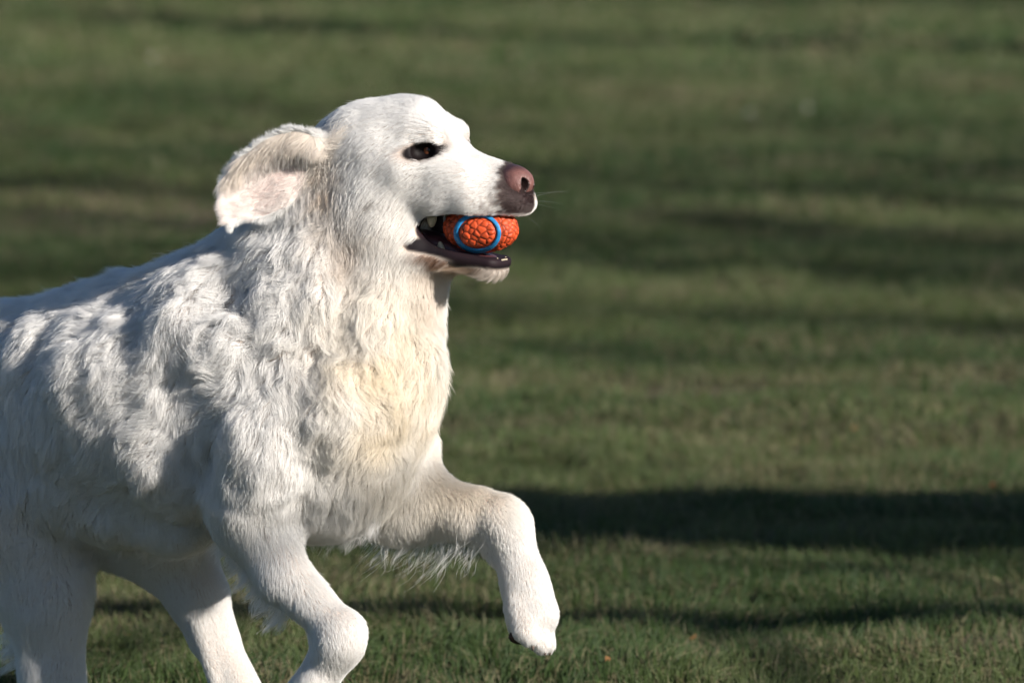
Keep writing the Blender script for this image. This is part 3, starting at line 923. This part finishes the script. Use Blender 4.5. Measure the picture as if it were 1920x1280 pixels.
def feathers():
    """long loose fringes: (photo points of the line, sideways, direction, length mm, count)"""
    out = []
    for line, l, d, L, n, lk in (
        ([(700, 975), (770, 1003), (850, 1000), (915, 1000)], 0.10, (-.35, 1), 62, 460, 40),
        ([(650, 245), (642, 275), (628, 310)], 'ear', (-1, .45), 24, 700, 30),
        ([(610, 300), (590, 330), (575, 370)], 'ear', (-.35, 1), 34, 900, 18),
        ([(642, 290), (630, 340), (618, 390)], 'ear', (-.2, 1), 46, 1500, 22),
        ([(560, 945), (640, 960), (705, 950)], 0.0, (.0, 1), 48, 1500, 30),
        ([(100, 935), (150, 950)], -0.075, (-.05, 1), 50, 260, 6),
        ([(420, 1000), (470, 1070), (540, 1150)], -0.095, (-.35, .9), 34, 1500, 30),
        ([(180, 960), (290, 1000), (400, 1010)], -0.02, (-.5, .9), 42, 2200, 40),
        ([(20, 1050), (30, 1150), (50, 1230)], -0.02, (-.7, .7), 40, 1200, 24)):
        A = np.array([B(x, y, l) if l != 'ear' else Hd(x, y, -0.058) for x, y in line])
        t = rng.random(n) * (len(A) - 1); i = np.clip(t.astype(int), 0, len(A) - 2); f = (t - i)[:, None]
        P = A[i] * (1 - f) + A[i + 1] * f + rng.normal(size=(n, 3)) * (np.array([0.004, 0.012, 0.004]) if l != 'ear' else np.array([0.009, 0.004, 0.009]))
        lock = rng.integers(0, lk, n)
        lt = rng.random(lk) * (len(A) - 1)
        lock = np.argmin(np.abs(t[:, None] - lt[None]) + 0.05 * rng.random((n, lk)), 1)
        D = nrm(C_R * d[0] - C_U * d[1])
        ld = D + rng.normal(size=(lk, 3)) * 0.22
        ll = L / 1000 * (0.55 + 0.6 * rng.random(lk)); ph = rng.random(lk) * 6.28
        dd = nrm(ld[lock] + rng.normal(size=(n, 3)) * 0.07)
        LL = ll[lock] * (0.6 + 0.5 * rng.random(n))
        li = np.clip(lt.astype(int), 0, len(A) - 2); lf = (lt - li)[:, None]; LP = A[li] * (1 - lf) + A[li + 1] * lf
        pts = np.zeros((n, KP, 3)); p = P.copy(); pts[:, 0] = p
        for k in range(1, KP):
            s = k / (KP - 1)
            bend = np.array([-0.10, 0, -0.02]) * s
            dd = nrm(dd + bend)
            p = p + dd * (LL / (KP - 1))[:, None]
            w_ = (0.16 if l == 'ear' else 0.10) * LL * s * np.sin(6.5 * s + ph[lock])
            pts[:, k] = p + C_R * w_[:, None] + (LP[lock] - P) * (0.6 * s ** 1.2)
        out.append((pts, np.full((n, 1), 0.00015) * np.array([1, 1, 1, .95, .85, .7, .5, .15])[None], np.array(WHITE) * (0.88 + 0.16 * rng.random((n, 1))) * (np.array([.97, .89, .80]) if l == 'ear' else 1)))
    return out

def hair_material():
    m, nt, b, out = material('white_fur')
    at = nt.nodes.new('ShaderNodeAttribute'); at.attribute_name = 'col'
    h = nt.nodes.new('ShaderNodeBsdfHairPrincipled')
    h.model = 'CHIANG'
    h.parametrization = 'COLOR'
    h.inputs['Roughness'].default_value = 0.42
    h.inputs['Radial Roughness'].default_value = 0.65
    h.inputs['Random Roughness'].default_value = 0.2
    nt.links.new(at.outputs['Color'], h.inputs['Color'])
    nt.links.new(at.outputs['Color'], b.inputs['Base Color'])
    b.inputs['Roughness'].default_value = 0.6; b.inputs['Specular IOR Level'].default_value = 0.2
    mx = nt.nodes.new('ShaderNodeMixShader'); mx.inputs[0].default_value = 0.5
    nt.links.new(b.outputs[0], mx.inputs[1]); nt.links.new(h.outputs[0], mx.inputs[2]); nt.links.new(mx.outputs[0], out.inputs[0])
    return m
fur_mat = hair_material()
if FUR:
    parts = [coat()] + ears() + feathers()
    hc = curves('fur', np.concatenate([p[0] for p in parts]), np.concatenate([p[1] for p in parts]), np.concatenate([p[2] for p in parts]))
    link('fur', hc, dog, [fur_mat], label='white wavy coat with cream chest')
    print('hairs', sum(len(p[0]) for p in parts))

# ------------------------------------------------------------------ face: nose, eyes, teeth, tongue, whiskers
def tilt_h(deg):
    c, s_ = math.cos(math.radians(deg)), math.sin(math.radians(deg))
    return np.array([FH * c - UP * s_, LH, UP * c + FH * s_])

def build_nose():
    f = Field(tuple(H(968, 345) - 0.04), tuple(H(968, 345) + 0.04), 0.0008)
    f.add(Ell(H(962, 336), tilt_h(14), (0.0255, 0.0195, 0.0170)), 0.004)
    for s_ in (-1, 1):
        f.add(Ell(H(970, 347, 0.0115 * s_), tilt_h(10), (0.0165, 0.0105, 0.0135)), 0.006)
    f.add(Cone(H(975, 355), H(976, 376), 0.0095, 0.007), 0.006)
    for s_ in (-1, 1):
        f.cut(Ell(H(990, 347, 0.0110 * s_), tilt_h(25), (0.012, 0.0046, 0.0080)), 0.003)
        f.cut(Cone(H(986, 355, 0.0140 * s_), H(962, 358, 0.0225 * s_), 0.0028, 0.0018), 0.002)
    f.cut(Cone(H(1000, 345), H(994, 390), 0.0012, 0.0012), 0.002)
    V, F = f.surface()
    v = (V - HC) @ LH
    pm = project(V - LH * v[:, None])
    c = np.tile(np.array([0.175, 0.080, 0.070]), (len(V), 1))
    m = ((1 - ss(952, 978, pm[:, 0] + 300 * np.maximum(v, -0.02) * 0)) * 0.95 + 0.6 * (1 - ss(312, 322, pm[:, 1])))
    m = np.clip(m + 0.5 * ss(362, 376, pm[:, 1]), 0, 0.95)[:, None]
    c = c * (1 - m) + np.array([0.035, 0.02, 0.024]) * m
    c *= (0.8 + 0.4 * vnoise(V, 0.004, 3))[:, None]
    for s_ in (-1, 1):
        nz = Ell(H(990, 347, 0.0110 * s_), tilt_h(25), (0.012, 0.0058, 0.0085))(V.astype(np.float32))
        c *= (0.12 + 0.88 * ss(-0.0002, 0.0016, nz))[:, None]  # darkness of the nostril hollows put into the colour
    m, nt, b, out = material('nose_leather')
    at = nt.nodes.new('ShaderNodeAttribute'); at.attribute_name = 'col'
    nt.links.new(at.outputs['Color'], b.inputs['Base Color'])
    b.inputs['Roughness'].default_value = 0.38; b.inputs['Specular IOR Level'].default_value = 0.5
    tc = nt.nodes.new('ShaderNodeTexCoord'); vo = nt.nodes.new('ShaderNodeTexVoronoi'); vo.inputs['Scale'].default_value = 650
    bp = nt.nodes.new('ShaderNodeBump'); bp.inputs['Strength'].default_value = 0.8; bp.inputs['Distance'].default_value = 0.0008
    nt.links.new(tc.outputs['Object'], vo.inputs['Vector']); nt.links.new(vo.outputs['Distance'], bp.inputs['Height']); nt.links.new(bp.outputs[0], b.inputs['Normal'])
    link('nose', mesh('nose', V, F, cols=c), dog, [m], label='brown pink nose with dark rim')
build_nose()

def uv_sphere(c, axes, r, nu=40, nv=24):
    V, F = [], []
    for i in range(nv + 1):
        th = math.pi * i / nv
        for j in range(nu):
            ph = 2 * math.pi * j / nu
            d = np.array([math.cos(th), math.sin(th) * math.cos(ph), math.sin(th) * math.sin(ph)])
            V.append(c + (d * r) @ axes)
    for i in range(nv):
        for j in range(nu):
            a = i * nu + j; b = i * nu + (j + 1) % nu
            F.append((a, b, b + nu, a + nu))
    return np.array(V), np.array(F)

def build_eyes():
    m, nt, b, out = material('eye')
    at = nt.nodes.new('ShaderNodeAttribute'); at.attribute_name = 'col'
    nt.links.new(at.outputs['Color'], b.inputs['Base Color'])
    b.inputs['Roughness'].default_value = 0.05; b.inputs['Specular IOR Level'].default_value = 0.5
    for s_ in (-1, 1):
        vs = np.linspace(0.02, 0.07, 400)
        base = H(827, 280)
        pts = base + LH * (vs * s_)[:, None]
        outer = next(v for v, d in zip(vs, sdf(pts)) if d > 0 and v > 0.03)
        # depth of the socket at this spot: seat the eyeball a little proud of its floor
        r = 0.0155
        c = base + LH * ((outer + 0.0012 - r) * s_)
        gaze = nrm(LH * s_ * 0.90 + FH * 0.36 + UP * 0.10)
        a2 = nrm(np.cross(UP, gaze)); a3 = np.cross(gaze, a2)
        V, F = uv_sphere(c, np.array([gaze, a2, a3]), r, 40, 40)
        ang = np.arccos(np.clip(((V - c) / r) @ gaze, -1, 1))
        cc = np.tile(np.array([0.014, 0.008, 0.007]), (len(V), 1))
        cc[ang < 0.70] = (0.20, 0.066, 0.030); cc[(ang < 0.74) & (ang > 0.66)] = (0.02, 0.008, 0.006); cc[ang < 0.24] = (0.003, 0.003, 0.004)
        link('eye', mesh('eye', V, F, cols=cc), dog, [m], label='dark brown eye')
build_eyes()

def build_mouth():
    flesh = mat_simple('tongue_flesh', (0.09, 0.032, 0.036), 0.32, 0.5, (220, 0.7, 1.2), 0.25, 900)
    f = Field(tuple(H(860, 465) - 0.09), tuple(H(860, 465) + 0.09), 0.0022)
    f.add(Ell(H(812, 452), tilt_h(12), (0.045, 0.020, 0.011)), 0.01)
    f.add(Ell(H(880, 477, 0.0), tilt_h(10), (0.045, 0.018, 0.007)), 0.012)
    V, F = f.surface()
    link('tongue', mesh('tongue', V, F), dog, [flesh])
    ivory = mat_simple('tooth_enamel', (0.50, 0.43, 0.30), 0.35, 0.5, (300, 0.8, 1.1))
    def tooth(a, b, r0, r1):
        a, b = np.array(a), np.array(b)
        d = nrm(b - a); x = nrm(np.cross(d, LH + 0.01)); y = np.cross(d, x)
        V, F = [], []
        prof = [(0, 1), (0.3, 1.02), (0.6, 0.8), (0.85, 0.5), (0.97, 0.22)]
        for t, q in prof:
            for k in range(10):
                an = 2 * math.pi * k / 10
                V.append(a + (b - a) * t + x * r0 * q * math.cos(an) + y * r1 * q * math.sin(an))
        V.append(b)
        n = len(prof)
        for i in range(n - 1):
            for k in range(10):
                F.append((i * 10 + k, i * 10 + (k + 1) % 10, (i + 1) * 10 + (k + 1) % 10, (i + 1) * 10 + k))
        for k in range(10):
            F.append(((n - 1) * 10 + k, (n - 1) * 10 + (k + 1) % 10, len(V) - 1))
        F.append(tuple(range(9, -1, -1)))
        link('tooth', mesh('tooth', V, F), dog, [ivory])
    for s_ in (-1, 1):
        tooth(H(827, 403, .0225 * s_), H(827, 424, .0235 * s_), .0065, .004)
        tooth(H(842, 474, .0190 * s_), H(840, 450, .0200 * s_), .0055, .0035)
        tooth(H(936, 494, .0100 * s_), H(941, 482, .0105 * s_), .0024, .0022)
        for k in range(3):
            tooth(H(944, 492, (.0016 + .0034 * k) * s_ * .75), H(946, 485, (.0016 + .0034 * k) * s_ * .75), .0015, .0013)
build_mouth()

def build_whiskers():
    pts = []
    for (px, py, v, dx, dy, dd, L) in (
        (985, 368, -.012, 1, -.25, -.3, .075), (982, 380, -.012, 1, .02, -.4, .07), (975, 390, -.014, .8, .45, -.5, .06), (990, 372, .006, 1, -.35, .5, .07),
        (996, 378, .002, 1, -.05, .1, .05)):
        p = H(px, py, v); d = nrm(C_R * dx - C_U * dy + C_F * dd)
        row = []
        for k in range(8):
            row.append(p.copy()); p = p + d * L * 0.75 / 7; d = nrm(d + np.array([0, 0, -0.05]))
        pts.append(row)
    hc = curves('whisker_tuft', np.array(pts), 0.00004 * np.array([1, .95, .9, .8, .7, .55, .4, .2]), np.full((len(pts), 3), 0.8))
    link('whisker_tuft', hc, dog, [fur_mat])
build_whiskers()

def build_pad():
    f = Field(tuple(B(980, 1190, .1) - 0.05), tuple(B(980, 1190, .1) + 0.05), 0.002)
    f.add(Ell(B(975, 1193, .092), np.array([FB, LB, UP]), (0.014, 0.012, 0.009)), 0.005)
    V, F = f.surface()
    link('paw_pad', mesh('paw_pad', V, F), dog, [mat_simple('pad_skin', (0.05, 0.025, 0.022), 0.7, 0.3, (300, 0.6, 1.4), 0.6, 900)])
build_pad()

def build_claws():
    horn = mat_simple('claw_horn', (0.10, 0.075, 0.06), 0.4, 0.5, (400, 0.7, 1.2))
    for dl, dx, dy in ((-0.024, -14, 0), (-0.009, 6, 14), (0.008, 14, 14), (0.022, 6, 4)):
        a = B(1010 + dx * 1.15, 1196 + dy, 0.108 + dl * 1.25); b = B(1020 + dx * 1.15, 1219 + dy * 0.7, 0.106 + dl * 1.3)
        d = nrm(b - a); x = nrm(np.cross(d, UP)); y = np.cross(d, x)
        V, F = [], []
        for i, (t_, r_) in enumerate(((0, .0034), (.4, .003), (.75, .002), (1, .0006))):
            for k in range(8):
                an = 2 * math.pi * k / 8
                V.append(a + (b - a) * t_ + (x * math.cos(an) + y * math.sin(an)) * r_ - FB * 0.003 * t_ * t_)
        for i in range(3):
            for k in range(8):
                F.append((i * 8 + k, i * 8 + (k + 1) % 8, (i + 1) * 8 + (k + 1) % 8, (i + 1) * 8 + k))
        F.append(tuple(range(24, 32)))
        link('claw', mesh('claw', V, F), dog, [horn])
build_claws()

# ------------------------------------------------------------------ the ball held in its mouth
def build_ball():
    A = np.array([FH, LH, UP]); c = BALL_C; R = np.array(BALL_R)
    nu, nv = 260, 150
    n = 250
    k = np.arange(n) + 0.5
    th = np.arccos(1 - 2 * k / n); ph = np.pi * (1 + 5 ** 0.5) * k
    S = np.stack([np.cos(th), np.sin(th) * np.cos(ph), np.sin(th) * np.sin(ph)], 1) + rng.normal(size=(n, 3)) * 0.05
    S = nrm(S)
    cell_h = 0.7 + 0.5 * rng.random(n); cell_c = 0.85 + 0.3 * rng.random(n)
    t = np.linspace(0, np.pi, nv); p = np.linspace(0, 2 * np.pi, nu, endpoint=False)
    T, P_ = np.meshgrid(t, p, indexing='ij')
    D = np.stack([np.cos(T), np.sin(T) * np.cos(P_), np.sin(T) * np.sin(P_)], -1).reshape(-1, 3)
    d = np.sqrt(np.maximum(((D[:, None] * R - S[None] * R) ** 2).sum(-1), 0))
    o = np.argsort(d, 1)[:, :2]
    f1 = d[np.arange(len(D)), o[:, 0]]; f2 = d[np.arange(len(D)), o[:, 1]]
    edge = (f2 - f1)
    dome = np.sqrt(np.clip(edge / 0.0042, 0, 1)) * cell_h[o[:, 0]]
    # the smooth channels in which the blue bands lie
    base = c + (D * R) @ A
    pj = project(base)
    rr = np.sqrt(((pj[:, 0] - 895) / 41) ** 2 + ((pj[:, 1] - 437) / 35) ** 2)
    front = ((nrm(D / R) @ A) * nrm(CP - base)).sum(1) > 0
    chan = ss(0.30, 0.14, np.abs(rr - 1)) * front
    h = 0.0017 * dome * (1 - chan) - 0.0006 * chan
    V = base + (nrm(D / R) @ A) * (h - 0.0012)[:, None]
    F = []
    i = np.arange(nv - 1)[:, None] * nu; j = np.arange(nu)[None]
    F = np.stack([(i + j).ravel(), (i + (j + 1) % nu).ravel(), (i + nu + (j + 1) % nu).ravel(), (i + nu + j).ravel()], 1)
    cc = np.array([0.72, 0.092, 0.024]) * cell_c[o[:, 0]][:, None]
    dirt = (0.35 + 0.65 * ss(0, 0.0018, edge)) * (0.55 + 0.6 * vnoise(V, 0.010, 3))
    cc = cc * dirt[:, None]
    m = mat_vcol('orange_rubber', 0.55, 0.0, 0.4)
    ball = link('ball', mesh('ball', V, F, cols=np.clip(cc, 0, 1)), None, [m],
                label='orange knobbly oval toy ball with blue bands held in the dog\'s mouth', category='ball')
    blue = mat_simple('blue_rubber', (0.02, 0.22, 0.50), 0.45, 0.45, (260, 0.75, 1.2))
    for side in (1, -1):
        rows = []
        for a in np.linspace(0, 2 * np.pi, 72, endpoint=False):
            row = []
            for q, hh in ((-0.10, -0.0016), (-0.085, 0.0002), (-0.04, 0.0004), (0, 0.0005), (0.04, 0.0004), (0.085, 0.0002), (0.10, -0.0016)):
                px, py = 895 + 41 * (1 + q) * math.cos(a), 437 + 35 * (1 + q) * math.sin(a)
                r = nrm(ray(px, py)); og = (CP - c) @ A.T / R; dr = (r @ A.T) / R
                b_ = og @ dr; a_ = dr @ dr; disc = b_ * b_ - a_ * (og @ og - 1)
                tt = (-b_ - math.sqrt(max(disc, 0))) / a_
                loc = (CP + r * tt - c) @ A.T
                if side < 0:
                    loc[1] = -loc[1]; loc[0] = -loc[0]
                nn = nrm(loc / R ** 2)
                row.append(c + (loc + nn * hh) @ A)
            rows.append(row)
        rows = np.array(rows); K = rows.shape[1]
        F = []
        for i in range(72):
            for j in range(K - 1):
                a = i * K + j; b = ((i + 1) % 72) * K + j
                F.append((a, b, b + 1, a + 1) if side > 0 else (a, a + 1, b + 1, b))
        link('band', mesh('band', rows.reshape(-1, 3), np.array(F)), ball, [blue], label='raised blue rubber band')
build_ball()

# ------------------------------------------------------------------ trees outside the frame whose shade crosses the lawn
bark = mat_simple('bark', (0.09, 0.07, 0.055), 0.9, 0.2, (14, 0.5, 1.5), 0.8, 30)
leaf_mat = mat_simple('tree_leaf', (0.05, 0.08, 0.03), 0.6, 0.3)
def build_tree(base, height, r0, seed, spread, label, first=0.3, lean=(0, 0), leaves=0):
    rg = np.random.default_rng(seed)
    tubes = {'trunk': [], 'crown': []}
    def branch(p, d, L, r, depth, kind):
        n = max(4, int(L / 0.45)); pts, rad = [p.copy()], [r]
        for i in range(n):
            d = nrm(d + rg.normal(size=3) * (0.05 if depth == 0 else 0.13) + np.array([0, 0, 0.03 * depth]))
            p = p + d * L / n
            pts.append(p.copy()); rad.append(r * (1 - 0.75 * (i + 1) / n))
        tubes[kind].append((np.array(pts), np.array(rad), 9 if depth == 0 else 5))
        if depth < 3:
            m = (9, 6, 5)[depth]
            for k in range(m):
                t = (first + (1 - first) * (k + rg.random() * 0.6) / m) if depth == 0 else 0.25 + 0.72 * rg.random()
                i = min(int(t * n), n - 1)
                q = pts[i]; rr = rad[i] * (0.55 if depth == 0 else 0.6)
                a = rg.random() * 6.283
                side = nrm(np.cross(d, np.array([math.cos(a), math.sin(a), 0.2])))
                dd = nrm(nrm(pts[i + 1] - pts[i]) * (1 - spread * 0.45) + side * spread)
                branch(q, dd, L * (0.42 + 0.18 * rg.random()) * (1.0 if depth else (1.1 - 0.5 * t)), rr, depth + 1, 'crown')
    branch(np.array(base, float) - np.array([0, 0, 0.1]), nrm(np.array([lean[0], lean[1], 1.0])), height, r0, 0, 'trunk')
    if leaves:
        tips = np.concatenate([t[0][len(t[0]) // 2:] for t in tubes['crown']])
        c = tips[rg.integers(0, len(tips), leaves)] + rg.normal(size=(leaves, 3)) * 0.16
        a_ = nrm(rg.normal(size=(leaves, 3))); b_ = nrm(np.cross(a_, rg.normal(size=(leaves, 3))))
        sz = (0.05 + 0.07 * rg.random(leaves))[:, None]
        LV = np.stack([c - a_ * sz, c - b_ * sz * 0.45, c + a_ * sz, c + b_ * sz * 0.45], 1).reshape(-1, 3) - np.array(base)
        LF = np.arange(leaves * 4).reshape(-1, 4)
    root = link('tree', None, None, (), label=label, category='tree', group='trees beside the lawn')
    root.location = base
    for kind, lst in tubes.items():
        V, F = [], []
        for pts, rad, k in lst:
            o = len(V)
            for i in range(len(pts)):
                dd = nrm(pts[min(i + 1, len(pts) - 1)] - pts[max(i - 1, 0)])
                x = nrm(np.cross(dd, np.array([0.3, 1, 0.2]))); y = np.cross(dd, x)
                for j in range(k):
                    an = 2 * math.pi * j / k
                    V.append(pts[i] + rad[i] * (x * math.cos(an) + y * math.sin(an)) - np.array(base))
            for i in range(len(pts) - 1):
                for j in range(k):
                    F.append((o + i * k + j, o + i * k + (j + 1) % k, o + (i + 1) * k + (j + 1) % k, o + (i + 1) * k + j))
        link(kind, mesh(kind, V, np.array(F)), root, [bark])
    if leaves:
        link('foliage', mesh('foliage', LV, LF, smooth=False), root, [leaf_mat], kind='stuff')
SH = np.array([SUN.x, SUN.y]) / math.hypot(SUN.x, SUN.y)
def toward_sun(px, py, dist):
    g = at_ground(px, py)
    return (g[0] + SH[0] * dist, g[1] + SH[1] * dist, 0.0)
g0 = toward_sun(1460, 892, 7.0); hh = 7.0 * math.tan(SUN_EL)  # unseen leaning trunks: lean chosen so their shadows lie level on the lawn
build_tree((g0[0] + 0.5 * hh, g0[1] + 0.9 * hh, 0.0), 14.0, 0.30, 4, 0.75, 'thick leaning tree right of the lawn, its trunk shadow crossing behind the dog', 0.6, lean=(-0.5, -0.9))
g0 = toward_sun(1500, 1060, 7.0)
build_tree((g0[0] + 0.5 * hh, g0[1] + 0.9 * hh, 0.0), 8.5, 0.07, 17, 0.7, 'slim leaning tree beside the thick one, its thin shadow crossing the near grass', 0.35, lean=(-0.5, -0.9))
build_tree(toward_sun(1000, 78, 13.0), 12.0, 0.24, 9, 0.8, 'tall tree far right, shading a band at the top of the lawn', 0.55)
build_tree(toward_sun(1800, 15, 24.0), 14.0, 0.40, 12, 0.85, 'broad leafy tree at the far right corner of the lawn', 0.4, leaves=2600)
build_tree(toward_sun(1700, 450, 26.0), 15.0, 0.25, 15, 0.9, 'leafy tree right of the lawn, dappling the grass beyond the ball', 0.5, leaves=1500)
build_tree(toward_sun(1500, 760, 30.0), 15.5, 0.22, 21, 0.9, 'sparse leafy tree well right of the lawn', 0.6, leaves=600)

# ------------------------------------------------------------------ small things lying in the grass
def build_litter():
    brown = mat_simple('dry_leaf', (0.34, 0.15, 0.06), 0.7, 0.3, (120, 0.6, 1.3))
    red = mat_simple('red_leaf', (0.45, 0.04, 0.03), 0.6, 0.3, (120, 0.7, 1.2))
    white = mat_simple('petal', (0.75, 0.75, 0.72), 0.6, 0.3, (200, 0.85, 1.05))
    rg = np.random.default_rng(5)
    def leaf(px, py, size, mat_, label, group):
        g = at_ground(px, py); z = float(ground_z(np.array([g[0]]), np.array([g[1]]))[0]) + 0.014
        g = at_ground(px, py, z)
        V, F = [], []
        n = 8
        for i in range(n + 1):
            t = i / n; wd = 0.42 * math.sin(math.pi * min(max(t, .02), .98)) ** 0.8
            V += [(t - .5, -wd, 0.10 * math.sin(3 * t) + 0.12 * wd), (t - .5, 0, 0.10 * math.sin(3 * t)), (t - .5, wd, 0.10 * math.sin(3 * t) + 0.16 * wd)]
        for i in range(n):
            a = i * 3
            F += [(a, a + 3, a + 4, a + 1), (a + 1, a + 4, a + 5, a + 2)]
        o = link('fallen_leaf', mesh('fallen_leaf', np.array(V) * size, np.array(F)), None, [mat_], label=label, category='leaf')
        if group: o['group'] = group
        o.location = g; o.rotation_euler = (rg.uniform(-.5, .9), rg.uniform(-.4, .4), rg.uniform(0, 6.28))
    leaf(1862, 911, 0.016, red, 'small red leaf lying in the grass at the right edge', None)
    for px, py, lb in (
        (1218, 818, 'tiny orange leaf fragment in the lawn just above the dark shadow band'), (1602, 802, 'tiny reddish leaf fragment in the lit lawn right of the chest'),
        (1640, 1020, 'orange leaf fragment at the lower edge of the dark shadow band'), (1545, 1062, 'dry leaf fragment in the grass below the middle of the shadow band'),
        (1330, 1045, 'dry leaf fragment in the grass right of the raised paw'), (1770, 1100, 'dry orange leaf fragment near the right edge below the shadow band'),
        (1300, 1195, 'dry leaf fragment low in the grass right of the raised paw'), (1690, 1205, 'dry leaf fragment in the bottom right grass'),
        (1140, 1235, 'tiny leaf fragment under the raised paw at the bottom edge'), (240, 1190, 'dry leaf fragment in the grass between the hind legs'),
        (470, 1060, 'tiny orange leaf fragment between the near foreleg and far hind leg'), (840, 1195, 'orange leaf fragment in the grass between the two forelegs')):
        leaf(px, py, rg.uniform(0.008, 0.014), brown, lb, 'dry leaf fragments in the grass')
    for px, py, lb in ((990, 125, 'tiny white flower out of focus above and right of the dog\'s head'), (1515, 202, 'tiny white flower out of focus, rightmost in the far lawn'), (1405, 212, 'faint tiny white flower just left of the rightmost one'), (286, 108, 'tiny white flower out of focus at the upper left')):
        g = at_ground(px, py, 0.03)
        V, F = [(0, 0, 0.1)], []
        for k in range(24):
            a = 2 * math.pi * k / 24; r = (1.0 if k % 2 else 0.62)
            V.append((math.cos(a) * r, math.sin(a) * r, 0.25 if k % 2 else 0.12))
        for k in range(24): F.append((0, 1 + k, 1 + (k + 1) % 24))
        o = link('daisy', mesh('daisy', np.array(V) * 0.0055, np.array(F)), None, [white], label=lb, category='flower', group='tiny flowers in the far lawn')
        o.location = g; o.rotation_euler = (0.9, 0.4, 0)
        st = [(0, 0, 0)]
        zg = float(ground_z(np.array([g[0]]), np.array([g[1]]))[0])
        Vs, Fs = [], []
        for k in range(5):
            a = 2 * math.pi * k / 5
            Vs += [(0.001 * math.cos(a), 0.001 * math.sin(a), 0.001), (0.001 * math.cos(a) - 0.002, 0.001 * math.sin(a), -0.045)]
        for k in range(5):
            b = (k + 1) % 5; Fs.append((2 * k, 2 * b, 2 * b + 1, 2 * k + 1))
        st = link('stem', mesh('stem', Vs, np.array(Fs)), o, [leaf_mat]); st.rotation_euler = (-0.9, -0.4, 0)
build_litter()
